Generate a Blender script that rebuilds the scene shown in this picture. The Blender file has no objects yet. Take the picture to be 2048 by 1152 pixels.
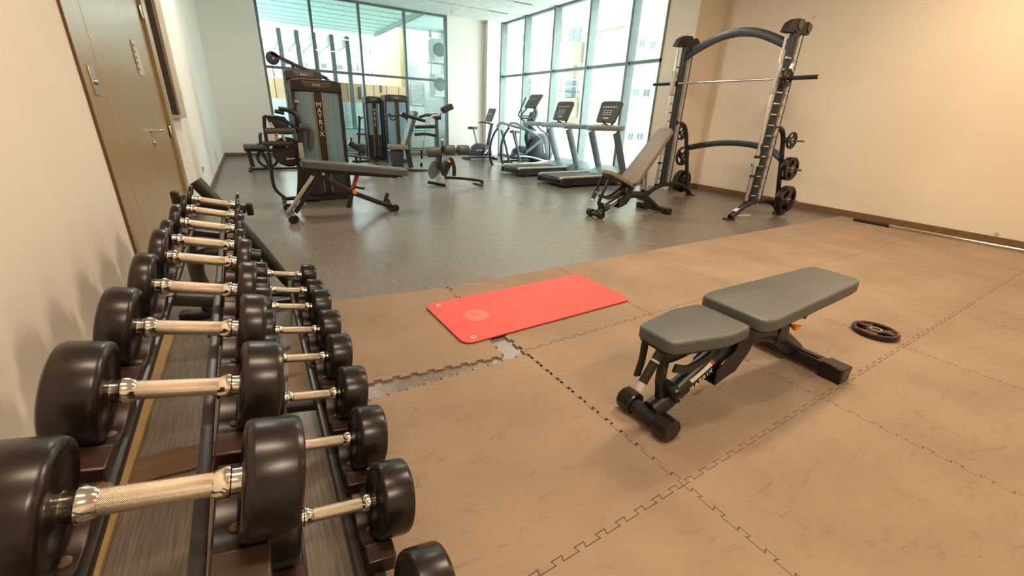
import bpy, bmesh, math, random
from mathutils import Vector, Matrix
random.seed(7)
PI = math.pi
D = bpy.context.scene
C = D.collection
# ------------------------------------------------------------ camera
CAM = Vector((0, 0, 1.25))
F = 845.0
rx = Vector((0.865, -0.500, 0.041)); ry = Vector((-0.156, -0.346, -0.925)); rz = Vector((0.477, 0.794, -0.377))
rz.normalize(); rx = (rx - rx.dot(rz) * rz).normalized(); ry = rz.cross(rx).normalized()
cam_data = bpy.data.cameras.new('camera'); cam = bpy.data.objects.new('camera', cam_data); C.objects.link(cam)
m = Matrix((rx, -ry, -rz)).transposed().to_4x4(); m.translation = CAM
cam.matrix_world = m
cam_data.sensor_width = 36; cam_data.lens = F / 2048 * 36; cam_data.clip_start = 0.02; cam_data.clip_end = 300
D.camera = cam
def ray(px, py): return rx * (px - 1024) + ry * (py - 576) + rz * F
def PA(px, py, ax, v):
    d = ray(px, py); t = (v - CAM[ax]) / d[ax]; return CAM + d * t
def PX(px, py, x): return PA(px, py, 0, x)
def PY(px, py, y): return PA(px, py, 1, y)
def PZ(px, py, z=0.0): return PA(px, py, 2, z)
# ------------------------------------------------------------ world, sun, lamps, exposure
D.view_settings.view_transform = 'Standard'; D.view_settings.look = 'None'
D.view_settings.gamma = 1; D.view_settings.exposure = 0.38; D.view_settings.use_curve_mapping = False
w = bpy.data.worlds.new('sky'); D.world = w; w.use_nodes = True
bg = w.node_tree.nodes['Background']; bg.inputs[0].default_value = (0.90, 0.975, 1.0, 1); bg.inputs[1].default_value = 7.0
sun = bpy.data.lights.new('sun', 'SUN'); sun.energy = 0.9; sun.angle = 0.02; sun.color = (1, .97, .9)
so = bpy.data.objects.new('sun', sun); C.objects.link(so); so.rotation_euler = Vector((-0.45, -0.35, 1)).to_track_quat('Z', 'Y').to_euler()
def area(name, loc, rot, sx, sy, e, col, portal=False):
    l = bpy.data.lights.new(name, 'AREA'); l.shape = 'RECTANGLE'; l.size = sx; l.size_y = sy; l.energy = e; l.color = col
    if portal: l.cycles.is_portal = True
    o = bpy.data.objects.new(name, l); C.objects.link(o); o.location = loc; o.rotation_euler = rot; return o
WARM = (1.0, 0.78, 0.56)
LAMPS = [(3.7, 2.1, 88), (0.7, 0.9, 34), (6.4, 1.6, 40), (1.4, -1.6, 70), (6.6, -1.8, 26), (0.7, 7.4, 55), (4.0, 6.6, 45)]  # last two are added, unseen fill lamps brightening the dim back of the room
CEIL = 3.85
for i, (x, y, e) in enumerate(LAMPS):
    area('ceiling_lamp_light', (x, y, CEIL - .06), (0, 0, 0), 1.15, .28, e, WARM if y < 5 else (1.0, .95, .86))
D.cycles.max_bounces = 8; D.cycles.diffuse_bounces = 4; D.cycles.glossy_bounces = 4; D.cycles.transparent_max_bounces = 16
D.cycles.sample_clamp_indirect = 6; D.cycles.caustics_reflective = False; D.cycles.caustics_refractive = False
# ------------------------------------------------------------ materials
def lin(c):
    if isinstance(c, str): c = [int(c[i:i + 2], 16) / 255 for i in (0, 2, 4)]
    return tuple((x / 12.92 if x <= .04045 else ((x + .055) / 1.055) ** 2.4) for x in c) + (1,)
def mat(name, col, rough=.5, metal=0, spec=.5, col2=None, scale=(5, 5, 5), amt=.5, bump=0, bscale=None, detail=4, coat=0):
    m = bpy.data.materials.new(name); m.use_nodes = True; nt = m.node_tree; p = nt.nodes['Principled BSDF']
    p.inputs['Base Color'].default_value = lin(col); p.inputs['Roughness'].default_value = rough
    p.inputs['Metallic'].default_value = metal; p.inputs['Specular IOR Level'].default_value = spec
    p.inputs['Coat Weight'].default_value = coat
    tc = nt.nodes.new('ShaderNodeTexCoord')
    def noise(s, d=detail):
        mp = nt.nodes.new('ShaderNodeMapping'); mp.inputs['Scale'].default_value = s
        nt.links.new(tc.outputs['Object'], mp.inputs[0])
        n = nt.nodes.new('ShaderNodeTexNoise'); n.inputs['Scale'].default_value = 1; n.inputs['Detail'].default_value = d
        nt.links.new(mp.outputs[0], n.inputs[0]); return n
    if col2 is None:
        col2 = col; k = .12
        c = lin(col); a = tuple(min(1, v * (1 + k)) for v in c[:3]) + (1,); b = tuple(v * (1 - k) for v in c[:3]) + (1,)
    else: a = lin(col); b = lin(col2)
    n = noise(scale); r = nt.nodes.new('ShaderNodeValToRGB')
    r.color_ramp.elements[0].position = .5 - amt / 2; r.color_ramp.elements[1].position = .5 + amt / 2
    r.color_ramp.elements[0].color = a; r.color_ramp.elements[1].color = b
    nt.links.new(n.outputs[0], r.inputs[0]); nt.links.new(r.outputs[0], p.inputs['Base Color'])
    if bump:
        n2 = noise(bscale or scale); bn = nt.nodes.new('ShaderNodeBump'); bn.inputs['Strength'].default_value = bump; bn.inputs['Distance'].default_value = .01
        nt.links.new(n2.outputs[0], bn.inputs['Height']); nt.links.new(bn.outputs[0], p.inputs['Normal'])
    if metal >= 1:
        nt.links.remove(p.inputs['Base Color'].links[0])
    return m
M = {}
M['wall'] = mat('wall_paint', 'efebe2', .75, spec=.3, col2='e9e3d8', scale=(1.1, 1.1, 1.1), amt=.5, bump=.06, bscale=(25, 25, 25))
M['wall_r'] = mat('wall_paint_right', 'eadfce', .75, spec=.3, col2='e3d5c1', scale=(.9, .9, .9), amt=.6, bump=.06, bscale=(25, 25, 25))
M['ceiling'] = mat('ceiling_paint', 'f0f4f0', .8, spec=.2)
def spots(m):
    nt = m.node_tree; p = nt.nodes['Principled BSDF']; tc = [n for n in nt.nodes if n.type == 'TEX_COORD'][0]; src = p.inputs['Base Color'].links[0].from_socket
    v = nt.nodes.new('ShaderNodeTexVoronoi'); v.inputs['Scale'].default_value = 2.3; nt.links.new(tc.outputs['Object'], v.inputs[0])
    r = nt.nodes.new('ShaderNodeValToRGB'); r.color_ramp.elements[0].position = .03; r.color_ramp.elements[0].color = (.62, .55, .48, 1); r.color_ramp.elements[1].position = .075; r.color_ramp.elements[1].color = (1, 1, 1, 1)
    nt.links.new(v.outputs['Distance'], r.inputs[0])
    n = nt.nodes.new('ShaderNodeTexNoise'); n.inputs['Scale'].default_value = 1.1; nt.links.new(tc.outputs['Object'], n.inputs[0])
    q = nt.nodes.new('ShaderNodeMapRange'); q.inputs[1].default_value = .5; q.inputs[2].default_value = .62; nt.links.new(n.outputs[0], q.inputs[0])
    mx = nt.nodes.new('ShaderNodeMix'); mx.data_type = 'RGBA'; mx.blend_type = 'MULTIPLY'; nt.links.new(q.outputs[0], mx.inputs[0]); nt.links.new(src, mx.inputs[6]); nt.links.new(r.outputs[0], mx.inputs[7]); nt.links.new(mx.outputs[2], p.inputs['Base Color'])
spots(M['wall_r'])
M['base'] = mat('skirting_vinyl', '7d6145', .5, col2='6b5139', scale=(3, 30, 30))
M['door'] = mat('door_wood', 'b39a6c', .3, spec=.5, col2='9d8459', scale=(30, 30, .6), amt=.7)
M['door_dark'] = mat('door_edge_dark', '3a2c20', .4)
M['bronze'] = mat('door_bronze_trim', '6a5030', .35, metal=.5)
M['black'] = mat('black_powder_coat', '1b1b1b', .38, spec=.55)
M['blackm'] = mat('black_matte_plastic', '201f1e', .55)
M['blackgreen'] = mat('dark_gun_metal', '23282a', .32, spec=.6)
M['rubber'] = mat('black_rubber', '1d1511', .28, spec=.42)
M['cradle'] = mat('cradle_plastic', '34221a', .34, spec=.6)
M['railsteel'] = mat('rail_coat', '2b2420', .34, spec=.6)
M['boltbrown'] = mat('worn_bolt', '7d6148', .4, metal=.5)
M['chrome'] = mat('chrome', 'e8e2d4', .12, metal=1)
M['steel'] = mat('brushed_steel', 'cfccc2', .28, metal=1)
M['silver'] = mat('silver_paint', 'b9b8b0', .4, metal=.3)
M['pad'] = mat('pad_vinyl', '4f5352', .42, spec=.5, bump=.05, bscale=(220, 220, 220), detail=2)
M['padedge'] = mat('pad_side_vinyl', '2f3132', .42, spec=.5)
M['padbrown'] = mat('pad_vinyl_taupe', '77695a', .5, bump=.05, bscale=(220, 220, 220), detail=2)
M['orange'] = mat('orange_plastic', 'f08a1c', .4)
M['redmetal'] = mat('red_post', 'b5493a', .45)
M['white'] = mat('white_label', 'd8d4c8', .5)
M['redlabel'] = mat('red_label', 'a8271a', .5)
M['gold'] = mat('gold_stripe', 'c8a468', .4, metal=.2)
M['letter'] = mat('white_lettering', 'e8e4d8', .4)
M['shroud'] = mat('smoked_teal_shroud', '7ba0b0', .16, spec=.7, col2='668c9c', scale=(14, 1, .5), amt=.8, coat=.3)
M['shroudlow'] = mat('dark_slate_shroud', '2c3038', .3)
M['capbrown'] = mat('shroud_cap', '5a4c42', .35, metal=.3)
M['frame'] = mat('window_aluminium', '5e6e6c', .4, metal=.3)
M['frame_r'] = mat('window_aluminium_grey', '6c7775', .4, metal=.3)
M['redmat'] = mat('red_foam', 'dd574e', .6, col2='d6524a', scale=(5, 5, 5), bump=.05, bscale=(150, 150, 150), detail=2)
M['redprint'] = mat('faded_print', 'f2776a', .6)
M['deck'] = mat('treadmill_deck', '2e3236', .45)
M['belt'] = mat('treadmill_belt', '33383f', .5, spec=.4)
M['hood'] = mat('treadmill_hood', '6f8587', .3, spec=.6)
M['siderail'] = mat('treadmill_side_rail', 'b7a999', .4)
M['greyplastic'] = mat('grey_plastic', '66737a', .35)
M['paleblue'] = mat('pale_grey_blue_plastic', '8796a0', .35)
M['console'] = mat('console_plastic', '4a463e', .45)
M['slate'] = mat('slate_plastic', '3c424b', .32)
# outside
M['o_white'] = mat('outside_white', 'a9adab', .8)
M['o_cream'] = mat('outside_cream_render', '9c9683', .85, col2='948e7a', scale=(.3, .3, .3))
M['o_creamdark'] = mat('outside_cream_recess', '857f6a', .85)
M['o_yellow'] = mat('outside_yellow', 'a89c6c', .85)
M['o_glass'] = mat('outside_blue_glass', '4a575f', .2)
M['o_wood'] = mat('outside_timber', 'f0c49c', .7, col2='e4b48c', scale=(3.2, 3.2, .3))
M['o_grey'] = mat('outside_grey', '9aa19e', .8)
M['o_conc'] = mat('outside_concrete', 'dfe5e2', .85)
M['o_darkgrey'] = mat('outside_dark_grey', '555c5b', .7)
M['o_canopy'] = mat('outside_canopy', 'dcf8f0', .7)
M['water'] = mat('pool_water', '1f8a90', .1, spec=.6)
# wood-look vinyl
def vinyl(name, a, b, rough):
    m = mat(name, a, rough, spec=.5, col2=b, scale=(150, 5, 1), amt=.55, bump=.01, bscale=(120, 3, 1), detail=3)
    nt = m.node_tree; p = nt.nodes['Principled BSDF']
    ramp = [n for n in nt.nodes if n.type == 'VALTORGB'][0]
    tc = [n for n in nt.nodes if n.type == 'TEX_COORD'][0]
    n = nt.nodes.new('ShaderNodeTexNoise'); n.inputs['Scale'].default_value = 1.6; n.inputs['Detail'].default_value = 6; nt.links.new(tc.outputs['Object'], n.inputs[0])
    mx = nt.nodes.new('ShaderNodeMix'); mx.data_type = 'RGBA'; mx.blend_type = 'MULTIPLY'; mx.inputs[0].default_value = .35
    r2 = nt.nodes.new('ShaderNodeValToRGB'); r2.color_ramp.elements[0].position = .3; r2.color_ramp.elements[0].color = (.6, .58, .56, 1); r2.color_ramp.elements[1].position = .7
    nt.links.new(n.outputs[0], r2.inputs[0]); nt.links.new(ramp.outputs[0], mx.inputs[6]); nt.links.new(r2.outputs[0], mx.inputs[7]); nt.links.new(mx.outputs[2], p.inputs['Base Color'])
    rr = nt.nodes.new('ShaderNodeMapRange'); rr.inputs[3].default_value = rough - .03; rr.inputs[4].default_value = rough + .04
    nt.links.new(n.outputs[0], rr.inputs[0]); nt.links.new(rr.outputs[0], p.inputs['Roughness'])
    return m
M['vinyl'] = vinyl('floor_wood_vinyl', '90877e', '5b524a', .29)
M['vinyl2'] = vinyl('floor_wood_vinyl_window_side', '888179', '564f49', .26)
# foam floor tiles
def foam():
    m = mat('foam_tile', 'a08b76', .72, spec=.25, col2='907c68', scale=(2.2, 2.2, 2.2), amt=.5)
    nt = m.node_tree; p = nt.nodes['Principled BSDF']; tc = [n for n in nt.nodes if n.type == 'TEX_COORD'][0]
    ramp = [n for n in nt.nodes if n.type == 'VALTORGB'][0]
    # dents and scuffs
    n1 = nt.nodes.new('ShaderNodeTexNoise'); n1.inputs['Scale'].default_value = 9; n1.inputs['Detail'].default_value = 6; n1.inputs['Distortion'].default_value = 1.2
    mp = nt.nodes.new('ShaderNodeMapping'); mp.inputs['Scale'].default_value = (1, 2.2, 1); mp.inputs['Rotation'].default_value = (0, 0, .6)
    nt.links.new(tc.outputs['Object'], mp.inputs[0]); nt.links.new(mp.outputs[0], n1.inputs[0])
    wv = nt.nodes.new('ShaderNodeTexWave'); wv.inputs['Scale'].default_value = 60; wv.bands_direction = 'DIAGONAL'; nt.links.new(tc.outputs['Object'], wv.inputs[0])
    r = nt.nodes.new('ShaderNodeValToRGB'); r.color_ramp.elements[0].position = .62; r.color_ramp.elements[1].position = .70
    nt.links.new(n1.outputs[0], r.inputs[0])
    ad = nt.nodes.new('ShaderNodeMath'); ad.operation = 'MULTIPLY_ADD'; ad.inputs[1].default_value = .12
    nt.links.new(wv.outputs['Fac'], ad.inputs[0]); nt.links.new(r.outputs[0], ad.inputs[2])
    n3 = nt.nodes.new('ShaderNodeMath'); n3.operation = 'MULTIPLY_ADD'; n3.inputs[1].default_value = 1.5; nt.links.new(n1.outputs[0], n3.inputs[0]); nt.links.new(ad.outputs[0], n3.inputs[2])
    b = nt.nodes.new('ShaderNodeBump'); b.inputs['Strength'].default_value = .6; b.inputs['Distance'].default_value = .005
    nt.links.new(n3.outputs[0], b.inputs['Height']); nt.links.new(b.outputs[0], p.inputs['Normal'])
    mx = nt.nodes.new('ShaderNodeMix'); mx.data_type = 'RGBA'; mx.blend_type = 'MULTIPLY'
    v = nt.nodes.new('ShaderNodeTexNoise'); v.inputs['Scale'].default_value = 1.3; v.inputs['Detail'].default_value = 7; v.inputs['Roughness'].default_value = .65
    nt.links.new(tc.outputs['Object'], v.inputs[0])
    r3 = nt.nodes.new('ShaderNodeValToRGB'); r3.color_ramp.elements[0].position = .3; r3.color_ramp.elements[0].color = (.8, .8, .8, 1); r3.color_ramp.elements[1].position = .62
    nt.links.new(v.outputs[0], r3.inputs[0]); mx.inputs[0].default_value = .8
    nt.links.new(ramp.outputs[0], mx.inputs[6]); nt.links.new(r3.outputs[0], mx.inputs[7]); nt.links.new(mx.outputs[2], p.inputs['Base Color'])
    return m
M['foam'] = foam()
M['foamdark'] = mat('foam_tile_shade', '6b6256', .6, col2='7d6e5c', scale=(4, 4, 4))  # darker foam colour standing for the bench's shadow, not applied to any tile
def knurl():
    m = mat('knurled_steel', 'dccdb9', .27, metal=1)
    nt = m.node_tree; p = nt.nodes['Principled BSDF']; uv = nt.nodes.new('ShaderNodeUVMap')
    sp = nt.nodes.new('ShaderNodeSeparateXYZ'); nt.links.new(uv.outputs[0], sp.inputs[0])
    def mth(op, a, b=None, c=None):
        n = nt.nodes.new('ShaderNodeMath'); n.operation = op
        for i, v in enumerate((a, b, c)):
            if v is None: continue
            if hasattr(v, 'links'): nt.links.new(v, n.inputs[i])
            else: n.inputs[i].default_value = v
        return n.outputs[0]
    u, v = sp.outputs[0], sp.outputs[1]
    A = mth('MULTIPLY', u, 2 * PI * 32); B = mth('MULTIPLY', v, 2 * PI * 26)
    s = mth('ADD', mth('ABSOLUTE', mth('SINE', mth('ADD', A, B))), mth('ABSOLUTE', mth('SINE', mth('SUBTRACT', A, B))))
    b = nt.nodes.new('ShaderNodeBump'); b.inputs['Strength'].default_value = .5; b.inputs['Distance'].default_value = .0008
    nt.links.new(s, b.inputs['Height']); nt.links.new(b.outputs[0], p.inputs['Normal'])
    return m
M['knurl'] = knurl()
def glass():
    m = bpy.data.materials.new('window_glass'); m.use_nodes = True; nt = m.node_tree; nt.nodes.clear()
    o = nt.nodes.new('ShaderNodeOutputMaterial'); mx = nt.nodes.new('ShaderNodeMixShader')
    t = nt.nodes.new('ShaderNodeBsdfTransparent'); t.inputs[0].default_value = (.93, .985, .965, 1)
    g = nt.nodes.new('ShaderNodeBsdfGlossy'); g.inputs['Roughness'].default_value = .02
    lw = nt.nodes.new('ShaderNodeLayerWeight'); lw.inputs[0].default_value = .5
    pw = nt.nodes.new('ShaderNodeMath'); pw.operation = 'POWER'; pw.inputs[1].default_value = 4; nt.links.new(lw.outputs['Facing'], pw.inputs[0])
    f = nt.nodes.new('ShaderNodeMath'); f.operation = 'MULTIPLY_ADD'; f.inputs[1].default_value = .3; f.inputs[2].default_value = .02; nt.links.new(pw.outputs[0], f.inputs[0])
    nt.links.new(f.outputs[0], mx.inputs[0]); nt.links.new(t.outputs[0], mx.inputs[1]); nt.links.new(g.outputs[0], mx.inputs[2]); nt.links.new(mx.outputs[0], o.inputs[0])
    return m
M['glass'] = glass()
def emis(name, col, s):
    m = bpy.data.materials.new(name); m.use_nodes = True; p = m.node_tree.nodes['Principled BSDF']
    p.inputs['Emission Color'].default_value = lin(col); p.inputs['Emission Strength'].default_value = s; p.inputs['Base Color'].default_value = (.9, .9, .9, 1); return m
M['lamp'] = emis('lamp_diffuser', 'ffc890', 6)
# ------------------------------------------------------------ mesh builder
class MB:
    def __init__(s): s.bm = bmesh.new(); s.uv = None
    def box(s, a, b, rot=None, at=None):
        a = Vector(a); b = Vector(b); lo = [min(a[i], b[i]) for i in range(3)]; hi = [max(a[i], b[i]) for i in range(3)]
        r = bmesh.ops.create_cube(s.bm, size=1)
        for v in r['verts']:
            v.co = Vector([lo[i] + (v.co[i] + .5) * (hi[i] - lo[i]) for i in range(3)])
            if rot: v.co = rot @ (v.co - at) + at
        return s
    def sweep(s, pts, prof, up=Vector((0, 0, 1)), closed_prof=True, caps=True, scale=None, uvs=False):
        pts = [Vector(p) for p in pts]; n = len(pts); rings = []
        up = Vector(up)
        t0 = (pts[1] - pts[0]).normalized()
        if abs(t0.dot(up)) > .97: up = Vector((0, 1, 0)) if abs(t0.y) < .9 else Vector((1, 0, 0))
        a = up
        for i, p in enumerate(pts):
            if i == 0: t = (pts[1] - p).normalized()
            elif i == n - 1: t = (p - pts[i - 1]).normalized()
            else: t = ((p - pts[i - 1]).normalized() + (pts[i + 1] - p).normalized()).normalized()
            k = 1.0
            if 0 < i < n - 1:
                c = (p - pts[i - 1]).normalized().dot(t); k = 1 / max(c, .6)
            a = (a - a.dot(t) * t)
            if a.length < 1e-5: a = t.orthogonal()
            a.normalize(); b = t.cross(a)
            sc = scale[i] if scale else 1
            rings.append([s.bm.verts.new(p + b * x * sc * (k if len(prof) > 50 else 1) + a * y * sc) for x, y in prof])
        m = len(prof)
        L = s.bm.loops.layers.uv.verify() if uvs else None
        for i in range(n - 1):
            for j in range(m):
                f = s.bm.faces.new((rings[i][j], rings[i][(j + 1) % m], rings[i + 1][(j + 1) % m], rings[i + 1][j]))
                if uvs:
                    for lp, (uu, vv) in zip(f.loops, ((i, j), (i, j + 1), (i + 1, j + 1), (i + 1, j))): lp[L].uv = (uu / (n - 1), vv / m)
        if caps:
            s.bm.faces.new(rings[0][::-1]); s.bm.faces.new(rings[-1])
        return s
    def tube(s, pts, r=.02, seg=14, smooth=0, up=(0, 0, 1), scale=None, uvs=False):
        if smooth: pts = curve(pts, smooth)
        prof = [(r * math.cos(2 * PI * k / seg), r * math.sin(2 * PI * k / seg)) for k in range(seg)]
        return s.sweep(pts, prof, Vector(up), scale=scale, uvs=uvs)
    def bar(s, pts, w, h, up=(0, 0, 1), smooth=0, r=.15):
        if smooth: pts = curve(pts, smooth)
        q = min(w, h) * r; prof = []
        for cx, cy, a0 in ((w / 2 - q, h / 2 - q, 0), (-w / 2 + q, h / 2 - q, 90), (-w / 2 + q, -h / 2 + q, 180), (w / 2 - q, -h / 2 + q, 270)):
            for k in range(3): a = math.radians(a0 + k * 45); prof.append((cx + q * math.cos(a), cy + q * math.sin(a)))
        return s.sweep(pts, prof, Vector(up))
    def oval(s, pts, w, h, up=(0, 0, 1), smooth=0, seg=18, scale=None):
        if smooth: pts = curve(pts, smooth)
        prof = [(w / 2 * math.cos(2 * PI * k / seg), h / 2 * math.sin(2 * PI * k / seg)) for k in range(seg)]
        return s.sweep(pts, prof, Vector(up), scale=scale)
    def lathe(s, prof, o, d, seg=40):
        o = Vector(o); d = Vector(d).normalized(); a = d.orthogonal().normalized(); b = d.cross(a); rings = []
        for x, r in prof:
            if r < 1e-6: rings.append([s.bm.verts.new(o + d * x)])
            else: rings.append([s.bm.verts.new(o + d * x + (a * math.cos(2 * PI * k / seg) + b * math.sin(2 * PI * k / seg)) * r) for k in range(seg)])
        for i in range(len(rings) - 1):
            A, B = rings[i], rings[i + 1]
            for j in range(seg):
                k = (j + 1) % seg
                if len(A) == 1 and len(B) == 1: continue
                if len(A) == 1: s.bm.faces.new((A[0], B[k], B[j]))
                elif len(B) == 1: s.bm.faces.new((A[j], A[k], B[0]))
                else: s.bm.faces.new((A[j], A[k], B[k], B[j]))
        return s
    def cyl(s, a, b, r, seg=28, bev=.12):
        a = Vector(a); b = Vector(b); L = (b - a).length; q = min(r, L) * bev
        return s.lathe([(0, 0), (0, r - q), (q * .3, r - q * .3), (q, r), (L - q, r), (L - q * .3, r - q * .3), (L, r - q), (L, 0)], a, b - a, seg)
    def prism(s, pts, o, ex, ey, ez, t):
        """polygon pts in (ex,ey) plane at o, extruded t along ez"""
        o = Vector(o); ex = Vector(ex); ey = Vector(ey); ez = Vector(ez)
        A = [s.bm.verts.new(o + ex * x + ey * y) for x, y in pts]; B = [s.bm.verts.new(v.co + ez * t) for v in A]; n = len(A)
        s.bm.faces.new(A[::-1]); s.bm.faces.new(B)
        for i in range(n): s.bm.faces.new((A[i], A[(i + 1) % n], B[(i + 1) % n], B[i]))
        return s
    def pad(s, out, o, ex, ey, ez, t, crown=.0, edge=.02, lo=0.0):
        """upholstered slab with rounded rim; out = outline (ccw), thickness t from lo"""
        o = Vector(o); ex = Vector(ex).normalized(); ey = Vector(ey).normalized(); ez = Vector(ez).normalized(); n = len(out)
        cx = sum(p[0] for p in out) / n; cy = sum(p[1] for p in out) / n
        nr = []
        for i in range(n):
            x0, y0 = out[i - 1]; x1, y1 = out[(i + 1) % n]; dx, dy = x1 - x0, y1 - y0; l = math.hypot(dx, dy) or 1
            nr.append((dy / l, -dx / l))
        lv = [(lo, -edge * .25)] + [(lo + .003, 0)]
        for k in range(6):
            a = k / 5 * PI / 2; lv.append((lo + t - edge + edge * math.sin(a), -edge * (1 - math.cos(a))))
        rings = []
        for z, off in lv: rings.append([s.bm.verts.new(o + ex * (out[i][0] + nr[i][0] * off) + ey * (out[i][1] + nr[i][1] * off) + ez * z) for i in range(n)])
        last = [(out[i][0] - nr[i][0] * edge, out[i][1] - nr[i][1] * edge) for i in range(n)]
        for A, B in zip(rings, rings[1:]):
            for i in range(n): s.bm.faces.new((A[i], A[(i + 1) % n], B[(i + 1) % n], B[i]))
        s.bm.faces.new(rings[0][::-1]); s.bm.faces.new(rings[-1])
        return s
    def build(s, name, material, parent=None, smooth=True, bevel=0):
        bmesh.ops.recalc_face_normals(s.bm, faces=s.bm.faces)
        me = bpy.data.meshes.new(name)
        if parent is not None:
            off = Vector(parent.get('_org', (0, 0, 0)))
            bmesh.ops.translate(s.bm, verts=s.bm.verts, vec=-off)
        if smooth:
            for f in s.bm.faces: f.smooth = True
            for e in s.bm.edges:
                if len(e.link_faces) == 2 and e.calc_face_angle(0) > .6: e.smooth = False
        s.bm.to_mesh(me); s.bm.free()
        me.materials.append(M[material] if isinstance(material, str) else material)
        o = bpy.data.objects.new(name, me); C.objects.link(o)
        if parent is not None:
            o.parent = parent; o['_org'] = tuple(parent.get('_org', (0, 0, 0)))
        if bevel:
            b = o.modifiers.new('bevel', 'BEVEL'); b.width = bevel; b.segments = 2; b.limit_method = 'ANGLE'; b.harden_normals = False
        return o
def curve(pts, n=6):
    pts = [Vector(p) for p in pts]; out = []
    P = [pts[0] * 2 - pts[1]] + pts + [pts[-1] * 2 - pts[-2]]
    for i in range(1, len(P) - 2):
        for k in range(n):
            t = k / n; a, b, c, d = P[i - 1], P[i], P[i + 1], P[i + 2]
            out.append(.5 * ((2 * b) + (c - a) * t + (2 * a - 5 * b + 4 * c - d) * t * t + (3 * b - a - 3 * c + d) * t ** 3))
    out.append(pts[-1]); return out
def rrect(x0, x1, y0, y1, r, n=5):
    out = []
    for cx, cy, a0 in ((x1 - r, y1 - r, 0), (x0 + r, y1 - r, 90), (x0 + r, y0 + r, 180), (x1 - r, y0 + r, 270)):
        for k in range(n + 1): a = math.radians(a0 + 90 * k / n); out.append((cx + r * math.cos(a), cy + r * math.sin(a)))
    return out
def rpoly(pts, r, n=4):
    out = []; m = len(pts)
    for i in range(m):
        p = Vector(pts[i]); a = Vector(pts[i - 1]); b = Vector(pts[(i + 1) % m]); u = (a - p).normalized() * min(r, .45 * (a - p).length); v = (b - p).normalized() * min(r, .45 * (b - p).length)
        for k in range(n + 1):
            t = k / n; q = (p + u) * (1 - t) ** 2 + p * 2 * t * (1 - t) + (p + v) * t * t; out.append((q.x, q.y))
    return out
def tag(o, label=None, cat=None, group=None, kind=None):
    if label: o['label'] = label
    if cat: o['category'] = cat
    if group: o['group'] = group
    if kind: o['kind'] = kind
    return o
def thing(name, label, cat, loc=(0, 0, 0), group=None):
    o = bpy.data.objects.new(name, None); C.objects.link(o); o.location = loc; o['_org'] = tuple(loc); o.empty_display_size = .1
    return tag(o, label, cat, group)
def single(mb, name, material, label, cat, group=None, **k): return tag(mb.build(name, material, None, **k), label, cat, group)
def structure(mb, name, material, **k): return tag(mb.build(name, material, None, **k), kind='structure')
def text(body, size, mtx, material, parent, name='lettering', depth=.0015, spacing=1.0, align='CENTER'):
    cu = bpy.data.curves.new('txt', 'FONT'); cu.body = body; cu.size = size; cu.extrude = depth; cu.align_x = align; cu.align_y = 'CENTER'; cu.space_character = spacing
    t = bpy.data.objects.new('txt', cu); C.objects.link(t); bpy.context.view_layer.update()
    me = bpy.data.meshes.new_from_object(t.evaluated_get(bpy.context.evaluated_depsgraph_get())); bpy.data.objects.remove(t)
    off = Vector(parent.get('_org', (0, 0, 0))); me.transform(Matrix.Translation(-off) @ mtx)
    me.materials.clear(); me.materials.append(M[material]); me.name = name
    o = bpy.data.objects.new(name, me); C.objects.link(o); o.parent = parent; return o
def frame3(o, ex, ey):
    ex = Vector(ex).normalized(); ey = Vector(ey); ey = (ey - ey.dot(ex) * ex).normalized(); ez = ex.cross(ey)
    m = Matrix((ex, ey, ez)).transposed().to_4x4(); m.translation = Vector(o); return m
V = Vector
# ============================================================ ROOM
XL, XW, XR, YB, YF = -.66, 7.15, 7.87, 13.3, -4.0
structure(MB().box((XL - .2, YF, -.12), (3.42, YB + .1, 0)), 'floor', 'vinyl', smooth=False)
structure(MB().box((3.422, YF, -.12), (XR + .2, YB + .1, 0)), 'floor_window_side', 'vinyl2', smooth=False)
structure(MB().box((XL - .2, YF, CEIL), (XR + .2, YB + .2, CEIL + .3)), 'ceiling', 'ceiling', smooth=False)
wl = MB()  # left wall with door opening
wl.box((XL - .2, YF, 0), (XL, 2.97, CEIL)); wl.box((XL - .2, 5.52, 0), (XL, YB + .2, CEIL)); wl.box((XL - .2, 2.97, 2.72), (XL, 5.52, CEIL))
structure(wl, 'wall_left', 'wall', smooth=False)
structure(MB().box((XR, YF, 0), (XR + .2, 6.62, CEIL)), 'wall_right', 'wall_r', smooth=False)
structure(MB().box((XL - .2, YF - .2, 0), (XR + .2, YF, CEIL)), 'wall_front', 'wall', smooth=False)
wb = MB(); wb.box((XL - .2, YB, 0), (.53, YB + .2, CEIL)); wb.box((5.40, YB, 0), (XW + .1, YB + .2, CEIL)); wb.box((.53, YB, 0), (5.40, YB + .2, .10))
structure(wb, 'wall_back', 'wall', smooth=False)
structure(MB().box((XW, 5.93, 0), (XR, 6.62, CEIL)), 'wall_pillar_right', 'wall_r', smooth=False)
structure(MB().box((6.62, YB - .2, 0), (XW + .02, YB, CEIL)), 'wall_pillar_corner', 'wall', smooth=False)
# skirtings
structure(MB().box((XL, 5.62, 0), (XL + .018, YB, .09)), 'baseboard_left', 'base', bevel=.003)
structure(MB().box((XL, YF, 0), (XL + .10, 2.9, .02)), 'trim_1', mat('floor_trim', 'a58a5c', .6), bevel=.003)
structure(MB().box((XL, YB - .018, 0), (6.62, YB, .09)), 'baseboard_back', 'base', bevel=.003)
structure(MB().box((XR - .02, YF, 0), (XR, 5.93, .10)), 'baseboard_right', 'base', bevel=.003)
structure(MB().box((XW, 5.91, 0), (XR, 5.93, .10)), 'baseboard_pillar', 'base', bevel=.003)
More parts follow.
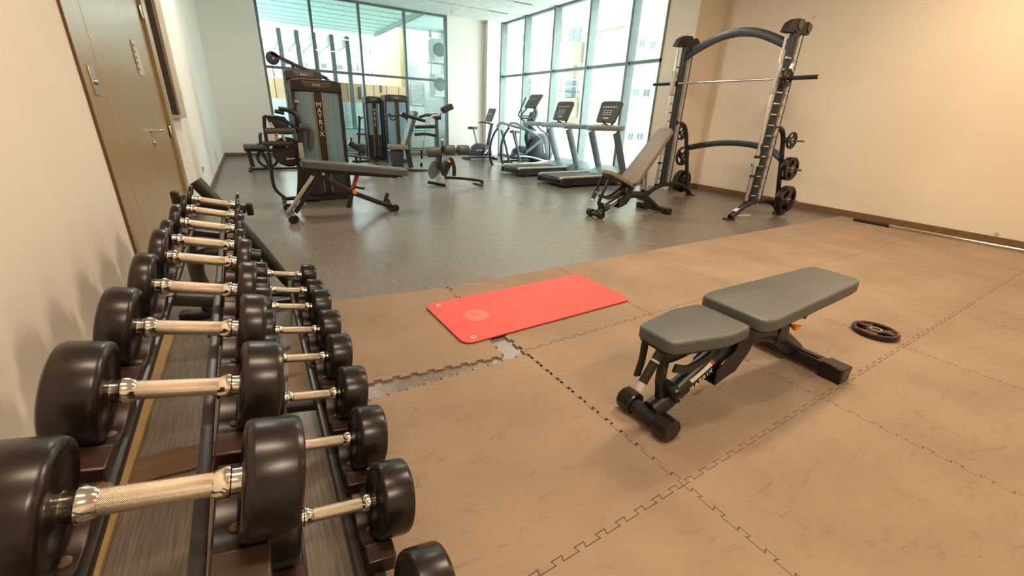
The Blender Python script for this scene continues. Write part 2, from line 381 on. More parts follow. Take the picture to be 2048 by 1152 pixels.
# back window
xs = [.56, 1.75, 2.93, 4.15, 5.37]
wf = MB()
for x in xs: wf.box((x - .03, YB + .02, .1), (x + .03, YB + .14, CEIL))
wf.box((.53, YB + .03, 2.11), (5.4, YB + .12, 2.17)); wf.box((.53, YB + .03, .1), (5.4, YB + .12, .16)); wf.box((.53, YB + .03, CEIL - .05), (5.4, YB + .12, CEIL))
o1 = structure(wf, 'window_1', 'frame', smooth=False)
MB().box((.56, YB + .07, .12), (5.37, YB + .08, CEIL - .02)).build('glass_pane', 'glass', o1, smooth=False)
# right window wall
ys = [13.1, 11.72, 10.3, 8.88, 7.52]
wf = MB()
for y in ys: wf.box((XW - .06, y - .035, 0), (XW + .14, y + .035, CEIL))
wf.box((XW - .02, 6.62, 2.35), (XW + .08, 13.3, 2.41)); wf.box((XW, 6.62, 0), (XW + .1, 13.3, .07)); wf.box((XW, 6.62, CEIL - .04), (XW + .1, 13.3, CEIL)); wf.box((XW - .02, 6.62, 0), (XW + .1, 6.66, CEIL))
o2 = structure(wf, 'window_2', 'frame_r', smooth=False)
MB().box((XW + .04, 6.64, .03), (XW + .05, 13.3, CEIL - .02)).build('glass_pane', 'glass', o2, smooth=False)
# door
do = structure(MB().box((XL - .03, 3.40, .01), (XL - .012, 4.365, 2.70)).box((XL - .03, 4.370, .01), (XL - .012, 5.30, 2.70)), 'door_1', 'door', smooth=False)
MB().box((XL - .035, 3.0, .0), (XL - .013, 3.395, 2.70)).build('side_panel', 'door', do, smooth=False)
MB().box((XL - .05, 2.965, 0), (XL + .004, 3.0, 2.72)).build('door_edge', 'door_dark', do, smooth=False)
MB().box((XL - .05, 2.955, 0), (XL + .012, 2.968, 2.72)).build('door_trim', 'bronze', do, smooth=False)
MB().box((XL - .05, 5.30, 0), (XL - .02, 5.335, 2.72)).build('door_gap', 'door_dark', do, smooth=False)
MB().box((XL - .05, 5.335, 0), (XL + .015, 5.52, 2.72)).build('door_frame', 'door', do, smooth=False)
for z in (.98, 1.95, 2.3): MB().cyl((XL + .0, 5.315, z - .05), (XL + .0, 5.315, z + .05), .011).build('hinge', 'steel', do)
h = MB(); h.cyl((XL - .012, 4.42, 1.03), (XL - .003, 4.42, 1.03), .026).tube([(XL - .01, 4.42, 1.03), (XL + .05, 4.42, 1.03), (XL + .055, 4.44, 1.03), (XL + .055, 4.56, 1.025)], .010)
h.build('door_handle', 'chrome', do)
MB().cyl((XL - .012, 4.43, .94), (XL - .002, 4.43, .94), .022).cyl((XL - .002, 4.43, .94), (XL + .008, 4.43, .94), .009).build('lock', 'chrome', do)
sp = MB().box((XL - .013, 3.185, 1.26), (XL - .006, 3.275, 1.40)).build('switch_plate', 'steel', do, bevel=.002)
MB().cyl((XL - .006, 3.23, 1.325), (XL + .006, 3.23, 1.325), .014).build('push_button', 'chrome', sp)
pp = thing('paper_notice', 'curled white paper notice with pink print taped on the wooden door', 'notice', (XL, 4.63, 1.5))
g = MB(); pts = [(0, 0), (.10, .004), (.20, .014)]
A = [(XL - .006, 4.55, 1.43), (XL - .002, 4.61, 1.43), (XL + .010, 4.655, 1.42)]; B = [(XL - .006, 4.55, 1.66), (XL - .004, 4.61, 1.66), (XL + .004, 4.655, 1.66)]
for i in range(2):
    v = [g.bm.verts.new(q) for q in (A[i], A[i + 1], B[i + 1], B[i])]; v2 = [g.bm.verts.new(V(q) - V((.001, 0, 0))) for q in (A[i], A[i + 1], B[i + 1], B[i])]
    g.bm.faces.new(v); g.bm.faces.new(v2[::-1])
g.build('sheet', 'white', pp)
g = MB()
for k in range(5): g.box((XL - .004, 4.565, 1.455 + k * .04), (XL - .001, 4.60, 1.475 + k * .04))
g.build('print', mat('pink_print', 'c08890', .6), pp, smooth=False)
# wall board
t = thing('wall_board', 'tall tan wall board with black edge ending above the left wall switch', 'board', (XL, 5.98, 1.1))
MB().box((XL, 5.70, 1.12), (XL + .05, 6.26, 2.75)).build('board_core', 'door_dark', t, smooth=False)
MB().box((XL + .05, 5.80, 1.10), (XL + .062, 6.27, 2.76)).build('board_face', mat('board_tan', 'c9b291', .5), t, smooth=False)
MB().box((XL, 5.68, 1.085), (XL + .064, 6.27, 1.12)).build('ledge', 'silver', t, smooth=False)
t = thing('light_switch', 'small white switch plate on the left wall past the board', 'switch', (XL, 6.82, 1.34)); MB().box((XL, 6.78, 1.30), (XL + .01, 6.86, 1.385)).build('plate', 'white', t, bevel=.002); MB().box((XL + .01, 6.80, 1.325), (XL + .014, 6.84, 1.36)).build('rocker', 'silver', t, smooth=False)
t = thing('wall_socket', 'white double socket low on the left wall behind the rack', 'socket', (XL, 7.32, .4)); MB().box((XL, 7.25, .355), (XL + .01, 7.40, .44)).build('plate', 'white', t, bevel=.002)
for y in (7.29, 7.36): MB().box((XL + .01, y - .018, .375), (XL + .013, y + .018, .42)).build('outlet', 'o_grey', t, smooth=False)
# ceiling slots and sprinkler
for (a, b, lab) in ((PZ(985, 22, CEIL), PZ(1011, 29, CEIL), 'short black slot diffuser in ceiling, the one nearer the back window'), (PZ(1035, 4, CEIL), PZ(1062, 11, CEIL), 'short black slot diffuser in ceiling, the one by the photo top edge')):
    t = thing('ceiling_vent', lab, 'vent', (a.x, a.y, CEIL - .01), 'black slot diffusers in the ceiling')
    MB().box((a.x - 1.9, a.y - .035, CEIL - .004), (b.x, a.y + .035, CEIL + .001)).build('frame', 'silver', t, smooth=False)
    MB().box((a.x - .1, a.y - .022, CEIL - .009), (b.x - .02, a.y + .022, CEIL - .0035)).build('slot', 'blackm', t, smooth=False)
p = PZ(903, 20, CEIL); t = thing('ceiling_sprinkler', 'tiny metal fire sprinkler hanging from the white ceiling', 'sprinkler', p)
MB().cyl(p - V((0, 0, .0)), p - V((0, 0, .012)), .035).cyl(p - V((0, 0, .01)), p - V((0, 0, .06)), .01).build('head', 'silver', t); MB().cyl(p - V((0, 0, .06)), p - V((0, 0, .065)), .022).build('deflector', 'silver', t)
LAMPLAB = ['long warm ceiling light panel above the red mat and flat bench', 'long warm ceiling light panel above the dumbbell rack', 'long warm ceiling light panel near the right wall barbell', 'long warm ceiling light panel behind the camera, middle', 'long warm ceiling light panel behind the camera, right side', 'added unseen pale light panel over the lettered weight stack', 'added unseen pale light panel over the open vinyl floor']
for i, (x, y, e) in enumerate(LAMPS):
    t = thing('ceiling_lamp', LAMPLAB[i], 'lamp', (x, y, CEIL - .05), 'long ceiling light panels')
    g = MB(); g.box((x - .62, y - .17, CEIL - .05), (x + .62, y - .15, CEIL)); g.box((x - .62, y + .15, CEIL - .05), (x + .62, y + .17, CEIL)); g.box((x - .62, y - .15, CEIL - .05), (x - .60, y + .15, CEIL)); g.box((x + .60, y - .15, CEIL - .05), (x + .62, y + .15, CEIL))
    g.build('lamp_frame', 'silver', t, smooth=False); MB().box((x - .60, y - .15, CEIL - .03), (x + .60, y + .15, CEIL - .02)).build('diffuser', 'lamp', t, smooth=False)
# ============================================================ FOAM TILES
TP = .012
def tab_pts(L, h, g, side, n=12):
    """seam points along u; side 'tab' (outward tabs) or 'slot'"""
    out = []; b, t = .014, .020; sgn = -g / 2
    for k in range(n):
        c = (k + .5) * L / n
        if side == 'tab': out += [(c - b + .0015, sgn), (c - t + .0015, h + sgn), (c + t - .0015, h + sgn), (c + b - .0015, sgn)]
        else: out += [(c - b - .0015, sgn), (c - t - .0015, -h + sgn), (c + t + .0015, -h + sgn), (c + b + .0015, sgn)]
    return out
def tile(x0, x1, y0, y1, sides, g=.004, dx=0, dy=0, lab='', matn='foam', rot=0):
    """sides: bottom,right,top,left each 'tab','slot','flat'"""
    h = .017; P = []
    W, H = x1 - x0, y1 - y0
    nx = max(1, round(W / .09)); ny = max(1, round(H / .09))
    cs = [((x0, y0), (1, 0), (0, -1), W, nx), ((x1, y0), (0, 1), (1, 0), H, ny), ((x1, y1), (-1, 0), (0, 1), W, nx), ((x0, y1), (0, -1), (-1, 0), H, ny)]
    for (o, u, nrm, L, n), s in zip(cs, sides):
        P.append((o[0] - (u[0] * -1 + nrm[0]) * g / 2, o[1] - (u[1] * -1 + nrm[1]) * g / 2))
        if s != 'flat':
            for a, v in tab_pts(L, h, g, s, n): P.append((o[0] + u[0] * a + nrm[0] * v, o[1] + u[1] * a + nrm[1] * v))
    cx, cy = (x0 + x1) / 2, (y0 + y1) / 2
    ux, uy = cx - GX, cy - GY; dx += GX + ux * math.cos(GR) - uy * math.sin(GR) - cx; dy += GY + ux * math.sin(GR) + uy * math.cos(GR) - cy
    mb = MB(); cr, sr = math.cos(rot + GR), math.sin(rot + GR)
    mb.prism([((x - cx) * cr - (y - cy) * sr, (x - cx) * sr + (y - cy) * cr) for x, y in P], (cx + dx, cy + dy, 0.0005), (1, 0, 0), (0, 1, 0), (0, 0, 1), TP)
    for v in mb.bm.verts: pass
    o = mb.build('foam_floor_tile', matn, None, smooth=False, bevel=.0012)
    return tag(o, lab, 'floor tile', 'interlocking brown foam floor tiles')
tx = [.11, 1.18, 2.25, 3.32, 4.39, 5.46, 6.53, 7.80]
ty = [2.83, 1.75, .67, -.41, -1.49]
GR, GX, GY = .035, 1.18, .67
ordn = ['leftmost', 'second from left', 'third from left', 'fourth from left', 'fifth from left', 'sixth from left', 'rightmost']
rown = ['in the row along the wood vinyl', 'in the second row from the vinyl', 'in the third row from the vinyl', 'in the row nearest the photo bottom edge']
for r in range(4):
    for c in range(7):
        if (r == 3 and c > 2): continue
        if r == 3 and c == 0: continue
        x0, x1, y1, y0 = tx[c], tx[c + 1], ty[r], ty[r + 1]
        s = ['slot' if r < 3 else 'flat', 'tab' if c < 6 else 'flat', 'tab' if r > 0 else 'flat', 'slot' if c > 0 else 'flat']
        lab = 'brown foam floor tile %s, %s' % (rown[r], ordn[c]); dx = dy = rot = 0; g = .0018 + .0015 * random.random()
        if r == 0 and c == 0: dx, dy, rot = -.05, .075, -.14; lab = 'brown foam floor tile pulled loose, toothed edge beside the dumbbell rack'; s[1] = 'tab'; s[0] = 'slot'
        if r == 0 and c == 1: g = .006
        if r == 1 and c == 0: y1 -= .03
        if c == 6: x1 = 7.88 - (y0 - .67) * .0
        tile(x0, x1, y0, y1, s, g, dx, dy, lab, rot=rot)
# scrap of loose vinyl under the rack
g = MB(); g.sweep(curve([(-.56, 1.66, .006), (-.45, 1.66, .005), (-.36, 1.65, .008), (-.31, 1.66, .035)], 5), [(-.07, 0), (.07, 0), (.07, .004), (-.07, .004)], (0, 0, 1))
single(g, 'floor_scrap', 'base', 'curled brown strip of vinyl lying on floor under the rack', 'scrap')
# ============================================================ DUMBBELL RACK + DUMBBELLS
TH1, TH2 = math.radians(13.88), math.radians(11.9)
def tier(x0, z0, th, k=0.0):
    d = V((math.cos(th), 0, -math.sin(th))); n = V((math.sin(th), 0, math.cos(th)))
    return (lambda y: V((x0 + k * y, y, z0))), d, n
T1 = tier(-.1683, .7654, TH1, -.0211); T2 = tier(.0412, .297, TH2)
YV = V((0, 1, 0))
def dumbbell(T, y, r, w, lab, grp, a0=.092, sh=0.0):
    cf, d, n = T; c = cf(y) + d * sh
    t = thing('dumbbell', lab, 'dumbbell', c, grp)
    for s in (-1, 1):
        b = .007
        prof = [(0, 0), (0, .024), (.004, .03), (.004, r * .80), (0.0, r * .86), (.001, r - b), (.003, r - b * .5), (.008, r - .001), (.012, r)]
        prof += [(w - .012, r), (w - .008, r - .001), (w - .003, r - b * .4), (w, r - b), (w, r * .55), (w - .003, r * .52), (w - .003, 0)]
        MB().lathe(prof, c + d * s * a0, d * s, 64).build('head', 'rubber', t)
        MB().lathe([(0, .0165), (.002, .0180), (.014, .0228), (.020, .0228), (.022, .0200), (.030, .0196), (.037, .0205)], c + d * s * .058, d * s, 16).build('collar', 'chrome', t)
    MB().tube([c - d * .0605, c - d * .03, c, c + d * .03, c + d * .0605], .0165, 32, uvs=True, up=n).build('grip', 'knurl', t)
    return t
YU = [.5887, .853, 1.1171, 1.3847, 1.6627, 1.8765, 2.1557, 2.4377, 2.7091]
RU = [.086, .086, .086, .086, .085, .069, .069, .069, .069]; WU = [.074, .068, .056, .045, .040, .034, .034, .020, .016]
SU = [0, 0, 0, 0, 0, -.006, -.004, -.003, 0]
LU = ['largest and nearest dumbbell on the upper tier, left head cut by photo edge', 'second nearest dumbbell on the upper tier, its wide left head against wall', 'third nearest dumbbell on the upper tier', 'fourth nearest dumbbell on the upper tier',
      'fifth dumbbell on the upper tier, last of the five big headed ones', 'sixth dumbbell on the upper tier, first of the smaller headed ones', 'seventh dumbbell on the upper tier, third from its far end', 'eighth dumbbell on the upper tier, thin heads, second from its far end', 'thinnest dumbbell at the far end of the upper tier']
for y, r, w_, s, l in zip(YU, RU, WU, SU, LU): dumbbell(T1, y, r, w_, 'black round ' + l, 'dumbbells on the upper rack tier', sh=s)
YL = [.60, .888, 1.157, 1.423, 1.705, 1.972, 2.255, 2.495, 2.778]
RL = [.097] * 7 + [.07, .068]
LL = ['dumbbell at the photo bottom edge, nearest on the lower tier', 'second nearest dumbbell on the lower tier', 'third nearest dumbbell on the lower tier', 'fourth nearest dumbbell on the lower tier', 'middle dumbbell of the lower tier, fifth from the near end',
      'sixth dumbbell on the lower tier, fourth from its far end', 'seventh dumbbell on the lower tier, third from its far end', 'eighth dumbbell on the lower tier, next to the last', 'last dumbbell at the far end of the lower tier']
for y, r, l in zip(YL, RL, LL): dumbbell(T2, y, r, .083 if r > .08 else .08, 'black round ' + l, 'dumbbells on the lower rack tier')
rk = thing('dumbbell_rack', 'long two tier dark steel dumbbell rack along the left wall', 'rack', (0, 1.5, 0))
def rails(T, ys, rs, y0, y1, far):
    cf, d, n = T
    for s in (-1, 1):
        a = .092
        pts = [cf(y) + d * s * a - n * .135 for y in (y0, y1)]
        MB().bar(pts, .03, .045, up=n).build('rail', 'railsteel', rk)
        pts = [cf(y) + d * (.047 if s > 0 else -.078) - n * .118 for y in (y0, y1)]
        MB().bar(pts, .022, .034, up=n).build('rail_lip', 'railsteel', rk)
        for y, r in zip(ys, rs):
            c = cf(y); q = r + .002; dep = r - .026
            hw = .118; P = [(-hw, -.122), (hw, -.122)]
            am = math.acos(dep / q) if dep < q else 0
            P += [(hw, -dep - .004), (q * math.sin(am) + .006, -dep)] + [(q * math.sin(t), -q * math.cos(t)) for t in [am - 2 * am * k / 10 for k in range(11)]] + [(-q * math.sin(am) - .006, -dep), (-hw, -dep - .004)]
            a0 = .062 if s > 0 else -.145
            cr = MB().prism(P, c + d * a0, YV, n, d, .07).build('cradle', 'cradle', rk, bevel=.003)
            for yy in (-.045, .045):
                MB().cyl(c + d * (s * .092) - n * (q + .0) , c + d * (s * .092) - n * (q - .003), .009).build('bolt', 'boltbrown', cr) if yy > 0 else None
            MB().cyl(c + d * (s * .075) + YV * .098 - n * (dep + .006), c + d * (s * .075) + YV * .098 - n * (dep + .001), .012).build('bolt', 'boltbrown', cr)
rails(T1, YU, RU, .25, 2.9, 0); rails(T2, YL, RL, .25, 3.0, 0)
for y in (.32, 1.68, 2.62):
    cf, d, n = T1; MB().bar([cf(y) - d * .10 - n * .15, cf(y) + d * .10 - n * .15], .07, .03, up=n).build('crossbar', 'black', rk)
for y in (.32, 1.60, 2.85):
    cf, d, n = T2; MB().bar([cf(y) - d * .10 - n * .15, cf(y) + d * .10 - n * .15], .07, .03, up=n).build('crossbar', 'black', rk)
for y in (1.33,): MB().cyl(T1[0](y) + T1[1] * .085 - T1[2] * .10 - T1[1] * .01, T1[0](y) + T1[1] * .03 - T1[2] * .105, .022).build('bumper', 'rubber', rk)
for y, mx in ((3.0, 0), (.1, 0)):
    lg = MB(); lg.tube([(-.315, y, .835), (-.26, y, .745), (-.09, y, .46), (.03, y, .22), (.13, y, .045)], .036, 18, smooth=5); lg.build('leg', 'black', rk)
    MB().tube([(-.40, y, .62), (-.42, y, .3), (-.40, y, .04)], .032, 16, smooth=5).build('leg', 'black', rk)
    MB().bar([(-.50, y, .03), (.20, y, .03)], .07, .045).build('foot', 'black', rk)
    for x in (-.52, .2): MB().box((x - .03, y - .04, .0005), (x + .03, y + .04, .06)).build('foot_cap', 'rubber', rk, bevel=.008)
MB().tube([(-.05, 2.2, .60), (-.20, 2.2, .635), (-.27, 2.2, .625), (-.30, 2.2, .58), (-.29, 2.2, .48), (-.22, 2.2, .30), (-.10, 2.2, .16)], .028, 16, smooth=6).build('support_arm', 'black', rk)
MB().box((-.095, 2.93, .635), (-.06, 2.99, .705)).build('end_cap', 'rubber', rk, bevel=.006)
MB().box((-.435, 2.93, .725), (-.40, 2.99, .79)).build('end_cap', 'rubber', rk, bevel=.006); MB().bar([(-.40, 2.96, .745), (-.095, 2.96, .67)], .04, .05).build('crossbar', 'black', rk)
# ============================================================ RED MAT
cx, cy = 1.55, 2.29; rt = math.radians(2.9)
ex = V((math.cos(rt), math.sin(rt), 0)); ey = V((-math.sin(rt), math.cos(rt), 0)); ez = V((0, 0, 1))
t = thing('exercise_mat', 'rounded red foam exercise mat lying on the brown floor tiles', 'mat', (cx, cy, TP))
out = rrect(-.695, .695, -.305, .305, .065, 8)
MB().pad(out, (cx, cy, TP + .001), ex, ey, ez, .004, edge=.002).build('backing', 'blackm', t)
MB().pad(out, (cx, cy, TP + .005), ex, ey, ez, .010, edge=.004).build('top_layer', 'redmat', t)
for sy in (-.255, .255):
    p = V((cx, cy, TP + .0152)) + ex * -.61 + ey * sy
    MB().lathe([(0, .007), (.002, .009), (.002, .014), (0, .016), (-.001, .016)], p, ez, 24).build('eyelet', 'white', t); MB().cyl(p, p + ez * .0006, .007).build('eyelet_hole', 'blackm', t)
p = V((cx, cy, TP + .0152)) + ex * -.455 + ey * .0
MB().lathe([(0, 0), (.0003, .085), (0, .086)], p, ez, 40).build('faded_stamp', 'redprint', t)
text('FIT', .05, frame3(p + ez * .0006, ex, ey), 'redmat', t, depth=.0003)
# ============================================================ PLATES
def plate(c, axis, R, lab, grp=None, th=.035, nslot=3, rot=0, hub='rubber', red=False, up=None):
    axis = V(axis).normalized(); c = V(c); a = (up or axis.orthogonal()).normalized(); b = axis.cross(a)
    t = thing('weight_plate', lab, 'weight plate', c, grp)
    g = MB(); h = th / 2
    def ring(r0, r1, hh):
        q = min(.006, hh * .4)
        g.lathe([(-hh + q, r0), (-hh, r0 + q), (-hh, r1 - q), (-hh + q, r1), (hh - q, r1), (hh, r1 - q), (hh, r0 + q), (hh - q, r0), (-hh + q, r0)], c, axis, 48)
    ring(R * .80, R, h); ring(.026, R * .40, h * .85)
    span = 2 * PI / nslot; wslot = span * .55
    for k in range(nslot):
        a0 = rot + k * span + wslot / 2; a1 = rot + (k + 1) * span - wslot / 2
        P = [(R * .36 * math.cos(a0 + (a1 - a0) * i / 8), R * .36 * math.sin(a0 + (a1 - a0) * i / 8)) for i in range(9)]
        P += [(R * .84 * math.cos(a1 - (a1 - a0) * i / 8), R * .84 * math.sin(a1 - (a1 - a0) * i / 8)) for i in range(9)]
        g.prism(P, c - axis * h * .6, a, b, axis, h * 1.2)
    g.build('disc', 'rubber', t)
    MB().lathe([(-h * .9, .025), (-h * .9, .033), (h * .9, .033), (h * .9, .025), (-h * .9, .025)], c, axis, 32).build('bushing', 'steel', t)
    if red:
        for k in range(nslot):
            am = rot + (k + .5) * span
            g = MB()
            for s in (-1, 1): g.prism([(R * q * math.cos(am + s * .25 + w_), R * q * math.sin(am + s * .25 + w_)) for q, w_ in ((.84, -.14), (.95, -.14), (.95, .14), (.84, .14))], c + axis * h * .98, a, b, axis, .002)
            g.build('red_marking', 'redlabel', t)
    return t
p = V((3.37, .92, TP + .019)); u1 = V((3.407 - 3.37, 1.012 - .92, 0)); plate(p, (0, 0, 1), .128, 'black three grip weight plate with red markings lying flat on floor tiles', th=.034, rot=0, red=True, up=V((-.5, .86, 0)))
# ============================================================ ADJUSTABLE BENCHES A and C (same model)
def bench(o, ang, lab, back_ang, seat_ang, pm, z0=TP, seat_len=.46, sdx=-.09, bdx=-.095):
    """o: floor point below front foot centre; local x towards rear"""
    ca, sa = math.cos(ang), math.sin(ang); X = V((ca, sa, 0)); Y = V((-sa, ca, 0)); Z = V((0, 0, 1)); o = V(o); o.z = z0 + .0005
    L = lambda x, y, z: o + X * x + Y * y + Z * z
    t = thing('weight_bench', lab, 'bench', o)
    # front foot
    MB().oval([L(0, -.11, .045), L(0, .11, .045)], .075, .07, up=Z).build('front_foot', 'black', t)
    for s in (-1, 1):
        MB().oval([L(0, s * .065, .053), L(0, s * .072, .053), L(0, s * .135, .053), L(0, s * .142, .053)], .108, .104, up=Z, scale=[.9, 1, 1, .88], seg=10).build('foot_cap', 'rubber', t)
    # rear foot
    MB().bar([L(1.19, -.20, .05), L(1.19, .28, .05)], .085, .06, up=Z).build('rear_foot', 'black', t)
    MB().bar([L(1.19, -.14, .083), L(1.19, .0, .083)], .04, .006, up=Z).build('foot_plate', 'rubber', t)
    for s, y in ((-1, -.22), (1, .28)):
        cp = MB().box((-.052, -.055, 0), (.052, .055, .088)); R = Matrix((X, Y, Z)).transposed(); 
        for v in cp.bm.verts: v.co = R @ v.co + L(1.19, y, 0)
        cp.build('foot_cap', 'rubber', t, bevel=.008)
    # main tube
    mt = MB().oval([L(.02, 0, .055), L(.12, 0, .09), L(.28, 0, .175), L(.40, 0, .225), L(.52, 0, .26), L(.68, 0, .275), L(.84, 0, .255), L(1.0, 0, .185), L(1.2, 0, .06)], .084, .098, up=Z, smooth=4)
    mt.build('main_tube', 'black', t)
    # label + lettering on near side of the sloping tube
    A_, B_ = L(.12, 0, .09), L(.40, 0, .225); dr = (B_ - A_).normalized(); nz = (Z - Z.dot(dr) * dr).normalized()
    side = (-Y * .5 + nz).normalized()
    mid = A_.lerp(B_, .62) + side * .047
    MB().bar([mid - dr * .075, mid + dr * .06], .055, .002, up=side).build('warning_label', 'white', t); MB().bar([mid + dr * .06, mid + dr * .08], .055, .0022, up=side).build('warning_label_header', 'redlabel', t)
    text('MATRIX', .034, frame3(A_.lerp(B_, .56) - Y * .043 - nz * .004, dr, nz), 'letter', t, spacing=1.35, depth=.001)
    # yoke plate: U bracket
    for s in (-1, 1):
        P = [(.36, .13), (.50, .155), (.585, .25), (.60, .43), (.50, .43), (.46, .27), (.35, .20)]
        MB().prism(P, L(0, s * .062 - .004, 0), X, Z, Y, .008).build('yoke_plate', 'blackm', t, bevel=.002)
    MB().box((0, 0, 0), (0, 0, 0)).bm.free()
    g = MB(); g.bar([L(.43, -.06, .135), L(.43, .06, .135)], .13, .008, up=(X * -.3 + Z)); g.build('yoke_base', 'blackm', t)
    # seat
    hz = .437
    sx = V((math.cos(seat_ang) * ca, math.cos(seat_ang) * sa, -math.sin(seat_ang))); sz = sx.cross(Y) * -1
    if sz.z < 0: sz = -sz
    pv = L(.50 + sdx, 0, hz - .04)    # rear end of the seat
    so_ = pv - sx * seat_len
    outl = rpoly([(0, -.092), (seat_len * .62, -.148), (seat_len, -.135), (seat_len, .135), (seat_len * .62, .148), (0, .092)], .04)
    MB().pad(outl, so_, sx, Y, sz, .052, edge=.013).build('seat', pm, t)
    MB().pad([(x * .97 + .005, y * .93) for x, y in outl], so_ - sz * .012, sx, Y, sz, .012, edge=.003).build('seat_board', 'blackm', t)
    # back pad
    bx = V((math.cos(back_ang) * ca, math.cos(back_ang) * sa, math.sin(back_ang))); bz = bx.cross(Y)
    if bz.z < 0 : bz = -bz
    bo = L(.545 + bdx, 0, hz - .02) + bz * .0
    outl = rpoly([(0, -.155), (.06, -.175), (.92, -.135), (.97, -.10), (.97, .10), (.92, .135), (.06, .175), (0, .155)], .04)
    MB().pad(outl, bo, bx, Y, bz, .056, edge=.013).build('back_pad', pm, t)
    MB().pad([(x * .98 + .01, y * .94) for x, y in outl], bo - bz * .012, bx, Y, bz, .012, edge=.003).build('back_board', 'blackm', t)
    MB().bar([bo + bx * .05 - bz * .03, bo + bx * .62 - bz * .03], .06, .04, up=bz).build('back_beam', 'blackm', t)
    # adjuster arm for back
    top = bo + bx * .42 - bz * .03; low = L(.98, 0, .14) if back_ang > .3 else L(.90, -.03, .235)
    if back_ang > .3:
        ext = (low - top).normalized(); MB().bar([top, low + ext * .02], .05, .022, up=X).build('adjuster_arm', 'silver', t)
        MB().bar([L(.93, 0, .26), low + ext * .10], .055, .035, up=X).build('adjuster_sleeve', 'black', t)
    else:
        MB().bar([bo + bx * .42 - bz * .03, L(1.02, -.04, .345), L(1.06, -.04, .325)], .05, .03, up=Z).build('adjuster_arm', 'black', t)
        MB().bar([L(.88, 0, .25), L(.92, 0, .33)], .07, .09, up=X).build('adjuster_sleeve', 'black', t)
    k0 = L(.93, -.05, .30) if back_ang < .3 else L(1.0, .10, .24)
    MB().tube([k0 + Y * .04, k0 - Y * .02], .008).build('pull_pin', 'steel', t)
    g = MB(); g.cyl(k0 - Y * .015, k0 - Y * .045, .014); g.box(k0 + V((-.026, -.045, -.01)), k0 + V((.026, -.03, .012))); g.build('pull_knob', 'orange', t, bevel=.004)
    MB().prism([(.86, .20), (.97, .20), (.95, .33), (.88, .33)], L(0, -.045, 0), X, Z, Y, .006).build('bracket', 'black', t); MB().prism([(.86, .20), (.97, .20), (.95, .33), (.88, .33)], L(0, .04, 0), X, Z, Y, .006).build('bracket', 'black', t)
    # seat link: curved arms and post from front
    for s in (-1, 1):
        MB().bar([pv - sx * .06 + Y * s * .04 - Z * .04, L(.30, s * .04, .285), L(.16, s * .045, .26), L(.06, s * .045, .29)], .012, .036, up=Z, smooth=4).build('seat_arm', 'black', t)
    sm = so_ + sx * .10 - sz * .02
    MB().bar([sm, L(.045, 0, .23), L(.06, 0, .16), L(.075, 0, .08)], .04, .03, up=Y, smooth=4).build('seat_post', 'black', t)
    MB().bar([so_ + sx * .03 + Y * .06 - sz * .02, L(-.02, .06, .30), L(-.035, .06, .22)], .012, .035, up=X, smooth=4).build('seat_arm', 'black', t)
    hA = L(-.01, -.02, .39); hB = L(-.105, -.03, .262)
    hd = (hB - hA).normalized()
    MB().tube([hA, hB], .019, 20).build('handle', 'rubber', t)
    MB().tube([hB, hB + hd * .035], .0205, 20).build('handle_tip', 'silver', t); MB().tube([hA + hd * .055, hA + hd * .063], .0205, 20).build('handle_ring', 'silver', t)
    for q in (L(.09, -.03, .175), L(.12, -.04, .125)):
        MB().cyl(q + Y * .06, q - Y * .02, .024).build('pivot', 'black', t); MB().cyl(q - Y * .02, q - Y * .032, .009).build('bolt', 'steel', t)
    for yy in (-.02, .01): MB().lathe([(0, .009), (.003, .012), (0, .015)], sm + sx * .15 + Y * (yy - .05) - sz * .01, -Y, 16).build('hole_ring', 'steel', t)
    return t
bench((1.315, .99, 0), math.radians(.5), 'grey padded flat bench standing on the brown foam tiles', math.radians(1.5), math.radians(1.0), 'pad')
bench((3.93, 4.40, 0), math.radians(1), 'taupe padded bench raised to steep incline before the barbell machine', math.radians(49), math.radians(24), 'padbrown', z0=0, sdx=.02, bdx=0)
# no patch drawn under the flat bench: its dark area is cast shadow
# ============================================================ BENCH B (slanted bench with two leg posts)
Yb = 5.78
t = thing('weight_bench', 'black sloping bench with red adjuster post beside the large weight stack', 'bench', (.9, Yb, 0))
def Q(x, z, dy=0): return V((x, Yb + dy, z))
MB().bar([Q(.27, .035, -.36), Q(.27, .035, .34)], .06, .05).build('front_foot', 'black', t)
for s in (-.37, .35): MB().oval([Q(.27, .045, s - .04), Q(.27, .045, s + .04)], .11, .088).build('foot_cap', 'rubber', t)
for dx in (-.03, .05): MB().tube([Q(.27 + dx, .04, .0), Q(.60 + dx * .8, .47, 0)], .026).build('leg', 'black' if dx > 0 else 'steel', t)
MB().bar([Q(.60, .48), Q(.66, .47), Q(.98, .27), Q(1.15, .19), Q(1.35, .10), Q(1.50, .05)], .055, .06, smooth=3).build('main_beam', 'black', t)
MB().bar([Q(1.50, .03, -.10), Q(1.50, .03, .30)], .05, .045).build('rear_foot', 'black', t)
for s in (-.12, .32): MB().cyl(Q(1.52, .046, s - .03), Q(1.52, .046, s + .03), .045).build('wheel', 'rubber', t)
pdir = (Q(1.73, .535) - Q(.455, .67)).normalized(); pz = V((-pdir.z, 0, pdir.x))
MB().pad(rpoly([(0, -.14), (1.27, -.14), (1.27, .14), (0, .14)], .04), Q(.455, .585), pdir, V((0, 1, 0)), pz, .085, edge=.022).build('pad', 'pad', t)
MB().pad(rpoly([(.02, -.12), (1.2, -.12), (1.2, .12), (.02, .12)], .03), Q(.455, .565), pdir, V((0, 1, 0)), pz, .02, edge=.004).build('pad_board', 'blackm', t)
MB().bar([Q(.55, .54), Q(1.6, .44)], .05, .05).build('pad_beam', 'black', t)
MB().bar([Q(1.10, .50), Q(1.01, .27)], .05, .022, up=(0, 1, 0)).build('adjuster_post', 'redmetal', t)
